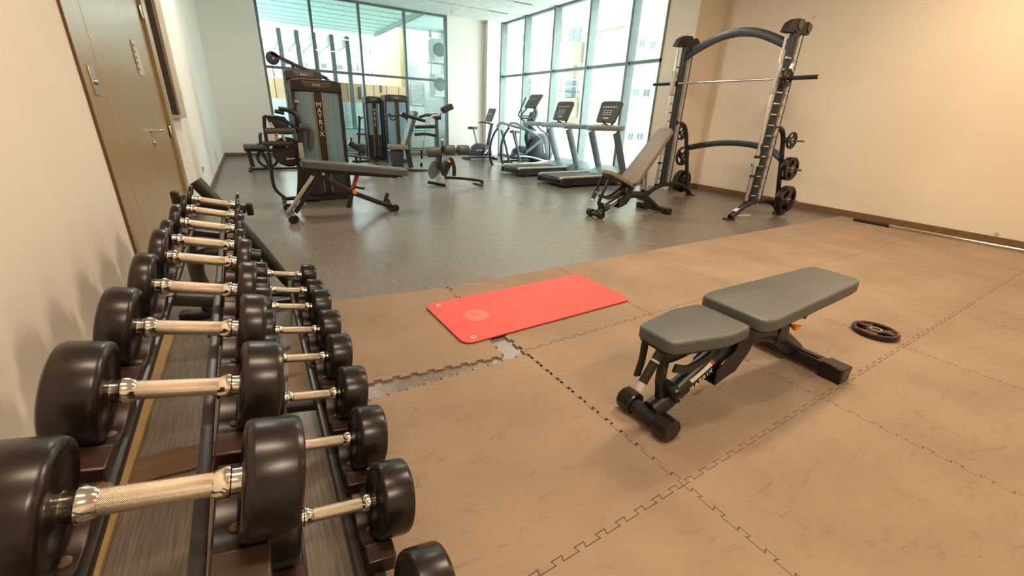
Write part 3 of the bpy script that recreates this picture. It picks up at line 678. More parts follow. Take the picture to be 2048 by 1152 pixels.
g = MB()
for k in range(6):
    c = Q(1.10, .50).lerp(Q(1.01, .27), .15 + k * .14); g.cyl(c - V((0, .026, 0)), c - V((0, .0285, 0)), .008, 12)
g.build('adjuster_holes', 'blackm', t)
MB().bar([Q(1.01, .27), Q(.94, .06)], .055, .045, up=(0, 1, 0)).build('adjuster_sleeve', 'black', t)
MB().cyl(Q(1.03, .265, -.03), Q(1.03, .265, -.07), .028).build('pull_knob', 'orange', t)
MB().cyl(Q(.68, .50, -.09), Q(.68, .50, .09), .045).build('pivot', 'black', t)
MB().cyl(Q(.68, .50, -.10), Q(.68, .50, -.09), .015).build('bolt', 'steel', t)
MB().bar([Q(1.42, .12), Q(1.46, .22)], .02, .045).build('stop_tab', 'black', t)
MB().tube([Q(1.05, .32, -.02), Q(1.14, .31, -.10)], .014).build('handle', 'rubber', t)
# ============================================================ SMITH MACHINE
t = thing('smith_machine', 'tall black guided barbell machine standing by the right wall', 'smith machine', (6.3, 4.45, 0))
YN, YFa = 3.6, 5.28
for si, y in enumerate((YN, YFa)):
    o_ = -1 if si == 0 else 1
    def S(x, z, dy=0): return V((x, y + dy * o_, z))
    MB().oval([S(6.20, .20), S(6.20, 1.3), S(6.20, 2.38)], .10, .13, up=(1, 0, 0)).build('upright', 'blackgreen', t)
    MB().tube([S(6.04, .17), S(6.035, 2.33)], .017).build('guide_rod', 'chrome', t)
    MB().box(S(6.30, .18) + V((0, -.028, 0)), S(6.345, 2.40) + V((0, .028, 0))).build('guide_channel', 'silver', t, bevel=.003)
    MB().box(S(6.345, .18) + V((0, -.032, 0)), S(6.365, 2.40) + V((0, .032, 0))).build('guide_back', 'black', t, bevel=.003)
    # base arch
    MB().oval([S(5.76, .035), S(5.86, .085), S(6.02, .175), S(6.22, .225), S(6.45, .235), S(6.68, .20), S(6.86, .13), S(6.99, .03)], .085, .085, up=(0, 0, 1), smooth=4).build('base_arch', 'black', t)
    for x in (5.74, 7.0): MB().pad(rrect(-.085, .085, -.07, .07, .05), S(x, .0005), (1, 0, 0), (0, 1, 0), (0, 0, 1), .02, edge=.008).build('foot_plate', 'black', t)
    if si == 0: MB().bar([S(5.82, .09, .0) + V((0, 0, .028)), S(5.90, .15) + V((0, 0, .005))], .06, .002).build('warning_label', 'white', t)
    # top pulley cover
    tp = MB().pad(rpoly([(5.94, 2.36), (6.10, 2.36), (6.10, 2.40), (6.14, 2.37), (6.28, 2.37), (6.44, 2.37), (6.46, 2.46), (6.38, 2.52), (6.32, 2.47), (6.26, 2.53), (6.10, 2.52), (6.0, 2.47)], .012, 2), V((0, y - .05, 0)), (1, 0, 0), (0, 0, 1), (0, 1, 0), .10, edge=.012); tp.build('pulley_cover', 'blackm', t)
    MB().cyl(S(6.41, 2.45, .052), S(6.41, 2.45, .062), .05).build('pulley_cap', 'capbrown', t); MB().cyl(S(6.19, 2.46, .052), S(6.19, 2.46, .062), .05).build('pulley_cap', 'capbrown', t)
    # pegs of the catch ladder
    for k in range(14):
        z = .33 + k * .135
        MB().tube([S(6.06, z, .05), S(6.16, z, .05)], .011, 10).build('catch_peg', 'chrome', t)
        MB().tube([S(6.25, z, .035), S(6.33, z, .035)], .009, 10).build('catch_peg', 'chrome', t)
    # carriage
    MB().box(S(6.01, 1.66, -.03), S(6.065, 2.02, .03)).build('carriage', 'silver', t, bevel=.008)
    MB().bar([S(6.06, 1.84), S(6.12, 1.90, .07), S(6.2, 2.02, .07)], .025, .04, smooth=3).build('safety_hook', 'silver', t)
    # safety stop
    for z in (.86, .60, .235): MB().cyl(S(6.04, z - .018), S(6.04, z + .018), .032).build('stop_collar', 'blackm', t)
    MB().tube([S(6.04, .235), S(6.04, .60)], .024).build('spring_sleeve', 'steel', t)
    MB().box(S(6.00, .73, -.03), S(6.09, .84, .03)).build('safety_stop', 'silver', t, bevel=.006)
    MB().tube([S(5.97, .75), S(6.16, .75)], .012).build('stop_pin', 'chrome', t)
    # storage column
    MB().oval([S(6.26, 1.26), S(6.38, 1.25), S(6.50, 1.21), S(6.58, 1.10), S(6.64, .92), S(6.70, .75), S(6.80, .42), S(6.91, .06)], .075, .06, up=(0, 1, 0), smooth=4).build('storage_column', 'black', t)
    for x, z in ((6.585, 1.09), (6.72, .70), (6.85, .25)):
        MB().tube([S(x, z), S(x, z, .30)], .0125 if False else .016).build('plate_horn', 'chrome', t)
        MB().cyl(S(x, z, .02), S(x, z, .045), .035).build('horn_flange', 'black', t)
MB().bar([V((6.2, YFa, 2.22)), V((6.2, 5.05, 2.33)), V((6.2, 4.72, 2.44)), V((6.2, 4.42, 2.475)), V((6.2, 4.12, 2.44)), V((6.2, 3.82, 2.33)), V((6.2, YN, 2.22))], .11, .05, up=(1, 0, 0), smooth=5).build('top_arch', 'blackgreen', t)
MB().bar([V((6.69, YFa, .85)), V((6.74, 5.05, .91)), V((6.78, 4.72, .97)), V((6.79, 4.42, .99)), V((6.78, 4.12, .98)), V((6.74, 3.82, .93)), V((6.67, YN, .83))], .09, .05, up=(1, 0, 0), smooth=5).build('rear_arch', 'blackgreen', t)
text('MATRIX', .05, frame3(V((6.148, 4.44, 2.478)), (0, -1, 0), (0, 0, 1)), 'greyplastic', t, spacing=1.2)
# barbell on the carriage
tb = thing('smith_barbell', 'silver bar with black ends held level on the tall machine', 'barbell', (6.10, 4.45, 1.845))
bz_ = 1.845
MB().tube([(6.10, 3.66, bz_), (6.10, 5.22, bz_)], .0145, 20).build('bar_shaft', 'chrome', tb)
for y0, y1 in ((3.54, 3.12), (5.34, 5.74)):
    MB().tube([(6.10, y0, bz_), (6.10, y1, bz_)], .025, 24).build('sleeve', 'black', tb); MB().cyl((6.10, y1, bz_), (6.10, y1 + (.006 if y1 > 5 else -.006), bz_), .019).build('sleeve_end', 'steel', tb)
    MB().cyl((6.10, y0 + (.06 if y1 < 4 else -.06), bz_), (6.10, y0, bz_), .04).build('collar', 'black', tb)
gp = 'weight plates stored on the barbell machine'
plate((6.10, 3.50, bz_), (0, -1, 0), .115, 'small black plate loaded on right end of the guided bar', th=.03, up=V((0, 0, 1)), rot=.5)
plate((6.585, YN - .12, 1.09), (0, -1, 0), .115, 'small plate on the top right horn of the barbell machine', gp, th=.03, up=V((0, 0, 1)), rot=.4)
plate((6.72, YN - .09, .70), (0, -1, 0), .165, 'inner plate of the pair on the middle right horn', gp, th=.04, up=V((0, 0, 1)), rot=.2)
plate((6.72, YN - .15, .70), (0, -1, 0), .165, 'outer plate of the pair on the middle right horn', gp, th=.04, up=V((0, 0, 1)), rot=.6)
plate((6.85, YN - .09, .25), (0, -1, 0), .20, 'inner large plate on the lowest right horn near floor', gp, th=.045, up=V((0, 0, 1)), rot=.1)
plate((6.85, YN - .145, .25), (0, -1, 0), .20, 'outer large plate on the lowest right horn near floor', gp, th=.045, up=V((0, 0, 1)), rot=.8)
plate((6.585, YFa + .10, 1.09), (0, -1, 0), .115, 'small plate on the top left horn of the barbell machine', gp, th=.03, up=V((0, 0, 1)), rot=.4)
plate((6.72, YFa + .10, .70), (0, -1, 0), .165, 'plate with long slots on the middle left horn', gp, th=.04, up=V((0, 0, 1)), rot=.2)
plate((6.85, YFa + .09, .25), (0, -1, 0), .20, 'large plate on the lowest left horn, nearer the column', gp, th=.045, up=V((0, 0, 1)), rot=.1)
plate((6.85, YFa + .15, .25), (0, -1, 0), .20, 'large plate on the lowest left horn, farther from the column', gp, th=.045, up=V((0, 0, 1)), rot=.9)
single(MB().bar([(6.10, 3.70, .002), (6.38, 3.70, .002)], .09, .002), 'paper_scrap', 'white', 'scrap of white paper on floor under the barbell machine arch', 'paper')
# floor barbell
t = thing('olympic_barbell', 'long chrome barbell with dark sleeve lying along the right wall', 'barbell', (7.58, 1.7, TP))
a = V((7.56, 2.80, TP + .027)); b = V((7.62, .62, TP + .027)); dv = (b - a).normalized()
MB().tube([a, a + dv * .40], .025, 24).build('sleeve', 'railsteel', t); MB().cyl(a + dv * .40, a + dv * .43, .038).build('collar', 'black', t)
MB().tube([a + dv * .43, b - dv * .43], .015, 20).build('bar_shaft', 'chrome', t); MB().cyl(b - dv * .43, b - dv * .40, .038).build('collar', 'black', t); MB().tube([b - dv * .40, b], .025, 24).build('sleeve', 'railsteel', t)
# ============================================================ WEIGHT-STACK TOWERS
def tower(t, x0, x1, y, z1, dep=.34, letters=True, lean=0.0, split=.28):
    """front face at y, body behind"""
    W = x1 - x0; xc = (x0 + x1) / 2
    MB().box((x0 - .01, y - .02, .0005), (x1 + .01, y + dep, .09)).build('plinth', 'blackm', t, bevel=.012)
    for s, x in ((-1, x0), (1, x1)):
        MB().bar([(x + -s * .02, y + .05, .05), (x - s * .02, y + .05, z1 - .02)], .045, .16, up=(0, 1, 0)).build('side_post', 'black', t)
        MB().bar([(x + -s * .02, y + dep - .05, .05), (x - s * .02, y + dep - .05, z1 - .02)], .045, .12, up=(0, 1, 0)).build('side_post', 'black', t)
    for s in (-1, 1):
        xa = xc + s * .055; xb = xc + s * (W / 2 - .04)
        def arc(zz): return [(xa + (xb - xa) * k / 6, y - .012 - .03 * math.sin(PI * (.5 + .5 * k / 6))) for k in range(7)]
        P = arc(0) + [(xb, y + .04), (xa, y + .04)]
        P = [(p_[0], p_[1]) for p_ in P]
        zs = .09 + (z1 - .09) * split
        MB().prism(P, (0, 0, zs), (1, 0, 0), (0, 1, 0), (0, 0, 1), z1 - .13 - zs).build('shroud_panel', 'shroud', t)
        MB().prism(P, (0, 0, .09), (1, 0, 0), (0, 1, 0), (0, 0, 1), zs - .09).build('lower_panel', 'shroudlow', t)
    MB().box((xc - .06, y - .052, .1), (xc + .06, y + .0, z1 - .12)).build('centre_strip', 'blackm', t, smooth=False)
    g = MB()
    for s in (-1, 1): g.box((xc + s * .052 - .004, y - .056, .12), (xc + s * .052 + .004, y - .051, z1 - .13))
    g.build('gold_stripe', 'gold', t, smooth=False)
    MB().pad(rpoly([(x0, -.08), (x1, -.08), (x1 - .01, .055), (x0 + W * .8, .075), (x0 + W * .2, .075), (x0 + .01, .055)], .015), (0, y + dep - .02, z1 - .065), (1, 0, 0), (0, 0, 1), (0, -1, 0), dep + .04, edge=.015).build('top_cap', 'blackm', t)
    MB().pad(rpoly([(x0 + W * .2, .045), (x0 + W * .8, .045), (x0 + W * .74, -.03), (x0 + W * .26, -.03)][::-1], .012), (0, y - .055, z1 - .065), (1, 0, 0), (0, 0, 1), (0, -1, 0), .012, edge=.004).build('badge_panel', 'capbrown', t)
    text('CO', .035, frame3((xc - .0, y - .069, z1 - .058), (1, 0, 0), (0, 0, 1)), 'letter', t, name='badge_lettering', depth=.0005) if False else None
    g = MB()
    for k in range(3): g.box((xc - .05 + k * .035, y - .0695, z1 - .07), (xc - .03 + k * .035, y - .067, z1 - .052))
    g.build('badge_mark', 'silver', t, smooth=False)
    if letters:
        zt = z1 - .30; st = .075 * (z1 / 1.6)
        for k, ch in enumerate('MATRIX'):
            text(ch, .085, frame3((xc, y - .056, zt - k * st), (1, 0, 0), (0, 0, 1)), 'letter', t, depth=.001)
    # guide rods and weight stack seen behind
    for dx in (-.09, .09): MB().tube([(xc + dx, y + dep * .55, .09), (xc + dx, y + dep * .55, z1 - .12)], .011).build('guide_rod', 'chrome', t)
    g = MB()
    for k in range(12): g.box((xc - .13, y + dep * .35, .11 + k * .032), (xc + .13, y + dep * .78, .138 + k * .032))
    g.build('weight_stack', 'blackm', t, smooth=False)
t = thing('leg_extension_machine', 'black seated leg machine with tall lettered weight stack nearest the camera', 'gym machine', (.8, 6.7, 0))
tower(t, .53, 1.16, 6.72, 1.58)
Y1 = 6.62
def K(px, py, y=Y1): return PY(px, py, y)
MB().tube([K(528, 232), K(530, 262), K(541, 330), K(549, 375), K(571, 397)], .021, smooth=4).build('frame_loop', 'black', t)
MB().tube([K(528, 232), K(560, 236), K(583, 250), K(596, 258)], .021, smooth=4).build('frame_loop', 'black', t)
MB().bar([K(568, 398), K(600, 395), PZ(640, 398, .03)], .06, .045).build('base_beam', 'black', t)
MB().bar([K(568, 398, 6.45), K(568, 398, 6.85)], .05, .03).build('foot', 'black', t)
MB().bar([K(530, 262), K(560, 261), K(590, 261)], .08, .075, smooth=3, r=.4).build('arm_pad', 'pad', t)
MB().bar([K(598, 252), K(612, 254), K(622, 263), K(622, 296)], .085, .075, smooth=4, r=.3).build('arm_pad', 'pad', t)
MB().bar([K(600, 265), K(601, 400)], .055, .07, up=(1, 0, 0)).build('post', 'black', t)
MB().box(K(596, 285) + V((-.01, -.05, 0)), K(607, 316) + V((.01, 0, 0))).build('post_sleeve', 'silver', t, bevel=.004)
MB().tube([K(557, 217), K(575, 220), K(590, 228), K(600, 248), K(598, 262)], .030, smooth=4).build('lever_arm', 'black', t)
MB().bar([K(549, 222), K(568, 226)], .10, .05, r=.4).build('roller_pad', 'rubber', t)
MB().tube([K(586, 220), K(592, 205)], .016).build('handle', 'black', t); MB().lathe([(-.02, 0), (-.015, .02), (0, .028), (.015, .02), (.02, 0)], K(593, 203), (0, 0, 1), 16).build('handle_ball', 'silver', t)
MB().pad(rpoly([(0, 0), (.22, .02), (.28, -.20), (.10, -.20)][::-1], .03), K(532, 235), (1, 0, 0), (0, 0, 1), (0, 1, 0), .30, edge=.02).build('backrest', 'padedge', t)
MB().bar([K(525, 287), K(585, 286)], .20, .055, r=.3).build('seat', 'padedge', t)
MB().lathe([(0, 0), (.0, .17), (.02, .19), (.05, .19), (.07, .17), (.07, 0)], K(577, 305) + V((0, .03, 0)), (0, 1, 0), 40).build('cam_disc', 'blackm', t)
MB().tube([K(540, 245), K(556, 270)], .018).build('strut', 'steel', t); MB().tube([K(565, 270), K(575, 295)], .018).build('strut', 'silver', t)
MB().tube([K(590, 317), K(577, 318)], .010).build('pull_pin', 'steel', t); MB().cyl(K(578, 318), K(573, 318), .018).build('pull_knob', 'orange', t)
MB().cyl(K(553, 276) + V((0, -.03, 0)), K(553, 276), .026).build('adjust_knob', 'orange', t)
MB().bar([K(601, 330), K(597, 398)], .05, .05, up=(1, 0, 0)).build('post', 'black', t)
# lat pulldown + low row
t = thing('lat_pulldown_machine', 'cable pulldown machine with long arm and pulley behind the lettered stack', 'gym machine', (.9, 8.8, 0))
tower(t, .63, 1.18, 8.55, 1.80, letters=False)
Y2 = 8.8
MB().bar([PY(541, 106, Y2), PY(590, 130, Y2), PY(655, 158, Y2)], .07, .055).build('top_arm', 'black', t)
MB().bar([PY(655, 158, Y2), V((1.30, Y2, .05))], .07, .06, up=(0, 1, 0)).build('rear_post', 'black', t)
MB().cyl(PY(545, 116, Y2) + V((0, -.035, 0)), PY(545, 116, Y2) + V((0, .035, 0)), .10).build('pulley', 'blackm', t)
MB().cyl(PY(546, 117, Y2) + V((0, -.042, 0)), PY(546, 117, Y2) + V((0, -.034, 0)), .014).build('bolt', 'steel', t)
MB().tube([PY(545, 125, Y2), PY(545, 138, Y2)], .004).build('cable', 'blackm', t); MB().tube([PY(565, 122, Y2), PY(590, 138, Y2)], .004).build('cable', 'silver', t)
MB().tube([PY(545, 138, Y2), PY(549, 153, Y2)], .012).build('cable_clip', 'steel', t)
MB().bar([PY(585, 130, Y2), PY(590, 142, Y2), PY(640, 152, Y2)], .03, .04).build('arm_brace', 'black', t)
t = thing('low_row_machine', 'low seated row machine with padded seat by the back left wall', 'gym machine', (.1, 10.3, 0))
Y3 = 10.3
MB().pad(rrect(-.0, .42, -.18, .18, .04), PY(487, 296, Y3), (1, 0, 0), (0, 1, 0), (0, 0, 1), .07, edge=.02).build('seat', 'pad', t)
MB().bar([PY(488, 299, Y3), PY(560, 301, Y3)], .07, .07).build('seat_beam', 'black', t)
MB().bar([PY(497, 302, Y3), PY(506, 334, Y3)], .06, .08, up=(1, 0, 0)).build('post', 'blackgreen', t)
MB().bar([V((-.14, Y3, .035)), V((.8, Y3, .035))], .07, .05).build('base_beam', 'black', t); MB().bar([V((-.13, Y3 - .25, .025)), V((-.13, Y3 + .25, .025))], .06, .04).build('foot', 'black', t)
MB().bar([PY(512, 290, Y3), PY(530, 300, Y3)], .20, .10).build('carriage', 'black', t)
MB().tube([PY(520, 270, Y3), PY(522, 295, Y3)], .03).build('handle_post', 'black', t); MB().lathe([(-.03, 0), (-.02, .03), (0, .035), (.02, .03), (.03, 0)], PY(521, 268, Y3), (0, 0, 1), 14).build('knob', 'bronze', t)
MB().lathe([(-.02, .15), (-.02, .20), (.02, .20), (.02, .15), (-.02, .15)], PY(535, 316, Y3), (0, 1, 0), 36).build('flywheel_rim', 'black', t)
MB().bar([PY(523, 300, Y3), PY(537, 330, Y3)], .05, .05, up=(1, 0, 0)).build('post', 'black', t)
# small seated machine between towers (dark mechanism at 700-735, 260-320)
t = thing('leg_press_sled', 'low black machine part with slanted beam right of the large stack', 'gym machine', (2.2, 9.6, 0))
Y4 = 9.6
MB().bar([PY(697, 285, Y4), PY(730, 305, Y4)], .12, .12).build('slanted_beam', 'black', t)
MB().bar([PY(697, 310, Y4), PY(738, 318, Y4), V((2.45, Y4, .03))], .16, .04).build('base', 'shroudlow', t)
MB().tube([PY(703, 275, Y4), PY(700, 290, Y4)], .02).build('handle', 'black', t)
MB().pad(rrect(-.09, .09, -.09, .09, .03), PY(722, 302, Y4), (1, 0, 0), (0, 1, 0), (0, 0, 1), .14, edge=.03).build('block', 'blackm', t)
MB().bar([PY(712, 312, Y4), V((PY(712, 312, Y4).x, Y4, .02))], .05, .05, up=(1, 0, 0)).build('post', 'black', t)
t = thing('outdoor_pole_bike', 'dark upright handle post with small seat seen left of the twin stacks', 'gym machine', (2.35, 11.6, 0))
Y5 = 11.6
MB().tube([PY(718, 232, Y5), PY(719, 245, Y5), PY(718, 290, Y5), V((PY(720, 310, Y5).x, Y5, .03))], .03, smooth=4).build('post', 'black', t)
MB().tube([PY(718, 240, Y5), PY(726, 234, Y5)], .018).build('handle', 'black', t)
MB().pad(rrect(-.12, .14, -.12, .12, .05), PY(722, 270, Y5), (1, 0, 0), (0, 1, 0), (0, 0, 1), .05, edge=.02).build('seat', 'padedge', t)
MB().bar([V((2.1, Y5, .025)), V((2.75, Y5, .025))], .06, .05).build('base_beam', 'black', t)
# twin towers
t = thing('cable_stack_machine', 'narrower lettered weight stack, left one of the twin stacks by window', 'gym machine', (2.75, 11.9, 0))
tower(t, 2.60, 3.00, 11.9, 1.55, split=.38)
t = thing('chest_press_machine', 'grey padded chest press joined to right one of the twin stacks', 'gym machine', (3.1, 10.2, 0))
tower(t, 2.93, 3.50, 11.3, 1.60, letters=False, split=.0)
Y6 = 9.6
def G(px, py, y=Y6): return PY(px, py, y)
bA = G(812, 293); bB = G(832, 224); bd = (bB - bA).normalized()
MB().pad(rrect(-.08, (bB - bA).length, -.17, .17, .05), bA, bd, (0, 1, 0), bd.cross(V((0, 1, 0))), .08, edge=.025).build('backrest', 'pad', t)
MB().pad(rpoly([(0, -.17), (.38, -.19), (.38, .19), (0, .17)], .05), G(778, 297), (1, 0, .0), (0, 1, 0), (0, 0, 1), .08, edge=.025).build('seat', 'padbrown', t)
MB().pad(rpoly([(0, 0), (.30, 0), (.26, -.52), (.02, -.52)][::-1], .03), G(780, 300), (1, 0, 0), (0, 0, 1), (0, 1, 0), .24, edge=.03).build('seat_shroud', 'shroudlow', t)
MB().bar([G(815, 298), G(822, 335)], .08, .10, up=(1, 0, 0)).build('post', 'black', t)
MB().bar([G(776, 338), G(870, 342)], .08, .05).build('base_beam', 'black', t)
MB().tube([G(775, 227, 9.3), G(785, 232, 9.3), G(800, 230, 9.3), G(815, 238, 9.3)], .022, smooth=4).build('press_arm', 'black', t)
MB().tube([G(778, 229, 9.3), G(784, 240, 9.3), G(795, 236, 9.3)], .012, smooth=4).build('grip_loop', 'rubber', t)
MB().tube([G(803, 226, 9.2), G(822, 234, 9.2), G(850, 242, 9.2)], .033, smooth=3).build('handle_grip', 'rubber', t)
MB().tube([G(852, 250, 9.2), G(856, 240, 9.2), G(865, 232, 9.2), G(880, 230, 9.2)], .022, smooth=4).build('press_arm', 'silver', t)
MB().tube([G(838, 235), G(855, 230), G(875, 234)], .030, smooth=3).build('press_arm', 'black', t)
MB().bar([G(873, 236), G(876, 354, 9.3)], .065, .065, up=(1, 0, 0)).build('rear_post', 'black', t)
MB().bar([G(830, 254), G(874, 253)], .06, .07).build('cross_beam', 'black', t); MB().bar([G(830, 269), G(852, 268), G(873, 272)], .06, .06, smooth=3).build('cross_beam', 'black', t)
MB().bar([G(868, 232), G(880, 234)], .14, .12).build('pivot_block', 'blackm', t)
MB().tube([G(870, 235), G(882, 226), G(892, 222)], .022).build('arm', 'silver', t)
MB().pad(rrect(-.13, .13, -.09, .09, .03), G(896, 222), (1, 0, .45), (0, 1, 0), (-.45, 0, 1), .12, edge=.03).build('counterweight', 'blackm', t)
MB().tube([G(843, 300), G(844, 318)], .025).build('hanging_grip', 'rubber', t); MB().tube([G(843, 326), G(843, 334)], .03).build('hanging_grip', 'rubber', t); MB().tube([G(843, 318), G(843, 326)], .014).build('cable_clip', 'silver', t); MB().tube([G(852, 246), G(846, 300)], .005).build('cable', 'blackm', t)
# ============================================================ BACK EXTENSION BENCH
t = thing('back_extension_bench', 'low black bench with round padded rollers in middle of the floor', 'bench', (3.1, 7.4, 0))
Y7 = 7.4
def N(px, py, dy=0): return PY(px, py, Y7) + V((0, dy, 0))
for a, b in (((853, 304), (880, 304)), ((887, 300), (910, 300)), ((914, 300), (938, 300))):
    A_, B_ = N(*a), N(*b); L_ = (B_ - A_).length
    MB().lathe([(0, 0), (0, .05), (.015, .08), (.03, .087), (L_ - .03, .087), (L_ - .015, .08), (L_, .05), (L_, 0)], A_, B_ - A_, 30).build('roller_pad', 'pad', t)
MB().tube([N(880, 304), N(940, 302)], .02).build('roller_axle', 'black', t)
MB().bar([N(886, 292), N(881, 305), N(880, 330), N(888, 350)], .05, .06, up=(1, 0, 0), smooth=4).build('support_arm', 'black', t)
MB().bar([N(902, 315), N(898, 332), N(888, 352)], .055, .06, up=(1, 0, 0)).build('adjust_post', 'black', t)
MB().bar([N(903, 318), N(908, 335), N(908, 352)], .045, .06, up=(1, 0, 0), smooth=4).build('rear_arm', 'black', t)
MB().bar([N(890, 355), N(912, 356), N(935, 358), N(962, 362), N(963, 368)], .06, .05, smooth=3).build('base_beam', 'black', t)
MB().bar([N(866, 356) + V((0, .25, -.11)), N(893, 371)], .06, .05).build('foot', 'black', t)
MB().bar([N(893, 358), N(893, 374)], .05, .05, up=(1, 0, 0)).build('foot_leg', 'silver', t)
MB().bar([N(957, 369, -.15), N(957, 369, .2)], .05, .03).build('foot', 'black', t)
for a, s in (((871, 341), .13), ((893, 337), .11)):
    c = N(*a); P = [(s * .75 * math.cos(q), s * 1.25 * math.sin(q)) for q in [2 * PI * k / 28 for k in range(28)]]
    MB().pad(P, c + V((0, .1, 0)), (1, 0, -.25), (.25, 0, 1), (0, -1, 0), .02, edge=.008).build('foot_pad', 'greyplastic', t)
MB().cyl(N(895, 322) + V((0, -.04, 0)), N(895, 322) + V((0, -.09, 0)), .024).build('pull_knob', 'orange', t)
MB().lathe([(-.02, 0), (-.015, .02), (0, .028), (.015, .02), (.02, 0)], N(884, 280), (0, 0, 1), 16).build('handle_ball', 'white', t); MB().tube([N(884, 281), N(884, 292)], .012).build('handle', 'black', t)
# ============================================================ TREADMILLS
def treadmill(lab, dy):
    o = V((5.0, 7.05 + dy, 0)); t = thing('treadmill', lab, 'treadmill', o, 'treadmills facing the tall window')
    Q = lambda x, y, z: V((5.0 + x, 7.05 + dy + y, z))
    W = .40
    MB().pad(rpoly([(.0, .05), (.06, .03), (1.75, .03), (1.95, .06), (1.95, .17), (.02, .17)], .02), Q(0, W - .03, 0), (1, 0, 0), (0, 0, 1), (0, -1, 0), 2 * W - .06, edge=.01).build('deck', 'deck', t)
    MB().box(Q(.0, -W + .10, .165), Q(1.42, W - .10, .185)).build('belt', 'belt', t, bevel=.004)
    MB().cyl(Q(.035, -W + .08, .13), Q(.035, W - .08, .13), .055).build('rear_roller', 'blackm', t)
    for s in (-1, 1):
        MB().bar([Q(-.02, s * (W - .045), .165), Q(.05, s * (W - .045), .185), Q(1.5, s * (W - .045), .20)], .09, .035, r=.4).build('side_rail', 'siderail', t)
        MB().pad(rpoly([(-.03, .05), (.02, .03), (.22, .03), (.26, .10), (.26, .18), (0, .18)], .02), Q(0, s * W + .02, 0), (1, 0, 0), (0, 0, 1), (0, -1, 0), .05, edge=.01).build('end_cover', 'blackm', t)
        MB().bar([Q(1.62, s * (W - .02), .15), Q(1.50, s * (W - .02), .45), Q(1.26, s * (W - .02), 1.02)], .06, .15, up=(1, 0, 0), smooth=3, r=.3).build('upright', 'greyplastic', t)
        MB().bar([Q(1.33, s * (W - .02), 1.10), Q(.95, s * (W - .02), 1.10), Q(.52, s * (W - .02), 1.10)], .08, .095, r=.45).build('handrail', 'paleblue', t)
    MB().pad(rpoly([(1.22, .185), (1.45, .27), (1.70, .33), (1.92, .29), (2.0, .17), (2.0, .05), (1.4, .05)][::-1], .03), Q(0, -W + .0, 0), (1, 0, 0), (0, 0, 1), (0, 1, 0), 2 * W, edge=.03).build('motor_hood', 'hood', t)
    MB().pad(rpoly([(1.25, 1.06), (1.44, 1.06), (1.46, 1.16), (1.30, 1.16)], .02), Q(0, -W, 0), (1, 0, 0), (0, 0, 1), (0, 1, 0), 2 * W, edge=.02).build('console_tray', 'silver', t)
    a = Q(1.26, 0, 1.17); b = Q(1.42, 0, 1.60); up = (b - a).normalized(); nrm = V((-up.z, 0, up.x))
    MB().bar([Q(1.36, -.1, 1.12), Q(1.40, -.1, 1.3)], .03, .05, up=(0, 1, 0)).build('console_neck', 'console', t)
    c = MB().pad(rpoly([(-.27, 0.03), (.27, 0.03), (.31, .42), (.26, .46), (-.26, .46), (-.31, .42)], .03), a, (0, 1, 0), up, nrm, .045, edge=.012, lo=-.02).build('console', 'console', t)
    g = MB()
    def dot(u, v, w, h): g.prism([(u, v), (u + w, v), (u + w, v + h), (u, v + h)], a + nrm * .026, (0, 1, 0), up, nrm, .003)
    for k in range(6): dot(-.2 + k * .07, .33, .045, .02)
    for r_ in range(3):
        for k in range(3): dot(-.10 + k * .09, .18 + r_ * .04, .05, .015)
    for k in range(3): dot(-.07 + k * .055, .10, .035, .03)
    g.build('display_digits', 'white', c, smooth=False)
    MB().tube([Q(1.22, -.2, 1.13), Q(1.06, -.2, 1.20), Q(1.02, -.2, 1.24)], .012, smooth=3).build('sensor_grip', 'blackm', t)
    MB().bar([Q(1.20, -.12, 1.17), Q(1.20, -.02, 1.17)], .06, .03).build('stop_key', 'orange', t)
    return t
t0 = treadmill('nearer of the two treadmills facing the tall window', 0)
def copy_tree(o, parent=None):
    c = o.copy(); C.objects.link(c); c.parent = parent
    for ch in list(o.children): copy_tree(ch, c)
    return c
t1 = copy_tree(t0); t1.location = V((4.98, 8.58, 0)); t1['label'] = 'farther of the two treadmills, partly behind the nearer one'
# ============================================================ ELLIPTICAL
t = thing('elliptical_trainer', 'elliptical trainer with two rear tube loops and tall swing arms', 'elliptical', (6.3, 10.1, 0))
def E_(px, py, y): return PY(px, py, y)
for y, ofs in ((9.9, 0), (10.55, -22)):
    o = ofs
    MB().tube([E_(1018 + o, 256, y), E_(1010 + o, 268, y), E_(1003 + o, 290, y), E_(1003 + o, 318, y), E_(1010 + o, 331, y), E_(1030 + o, 334, y)], .03, smooth=5).build('frame_loop', 'black', t)
    MB().bar([E_(1016 + o, 254, y), E_(1024 + o, 246, y), E_(1040 + o, 250, y), E_(1058, 262, y), E_(1080, 275, y)], .05, .06, smooth=4).build('handrail', 'greyplastic', t)
    MB().tube([E_(1025 + o, 260, y), E_(1033 + o, 290, y), E_(1040 + o, 322, y)], .032).build('support_post', 'greyplastic', t)
    for q in (E_(1019 + o, 257, y), E_(1026 + o, 260, y)): MB().cyl(q + V((0, -.04, 0)), q + V((0, -.03, 0)), .018).build('bolt', 'white', t)
    MB().bar([E_(1008 + o, 330, y), E_(1070, 326, y), E_(1095, 322, y)], .05, .05).build('base_rail', 'steel', t)
MB().lathe([(0, 0), (0, .34), (.04, .40), (.26, .40), (.30, .34), (.30, 0)], V((7.0 - .15, 10.1, .44)), (0, 1, 0), 48).build('flywheel_housing', 'slate', t)
MB().bar([V((6.4, 10.2, .03)), V((7.05, 10.2, .03))], .5, .05).build('base', 'blackm', t)
MB().bar([V((6.55, 10.25, .4)), V((6.42, 10.25, .75)), V((6.50, 10.25, 1.0))], .14, .10, up=(0, 1, 0), smooth=3).build('console_column', 'shroudlow', t)
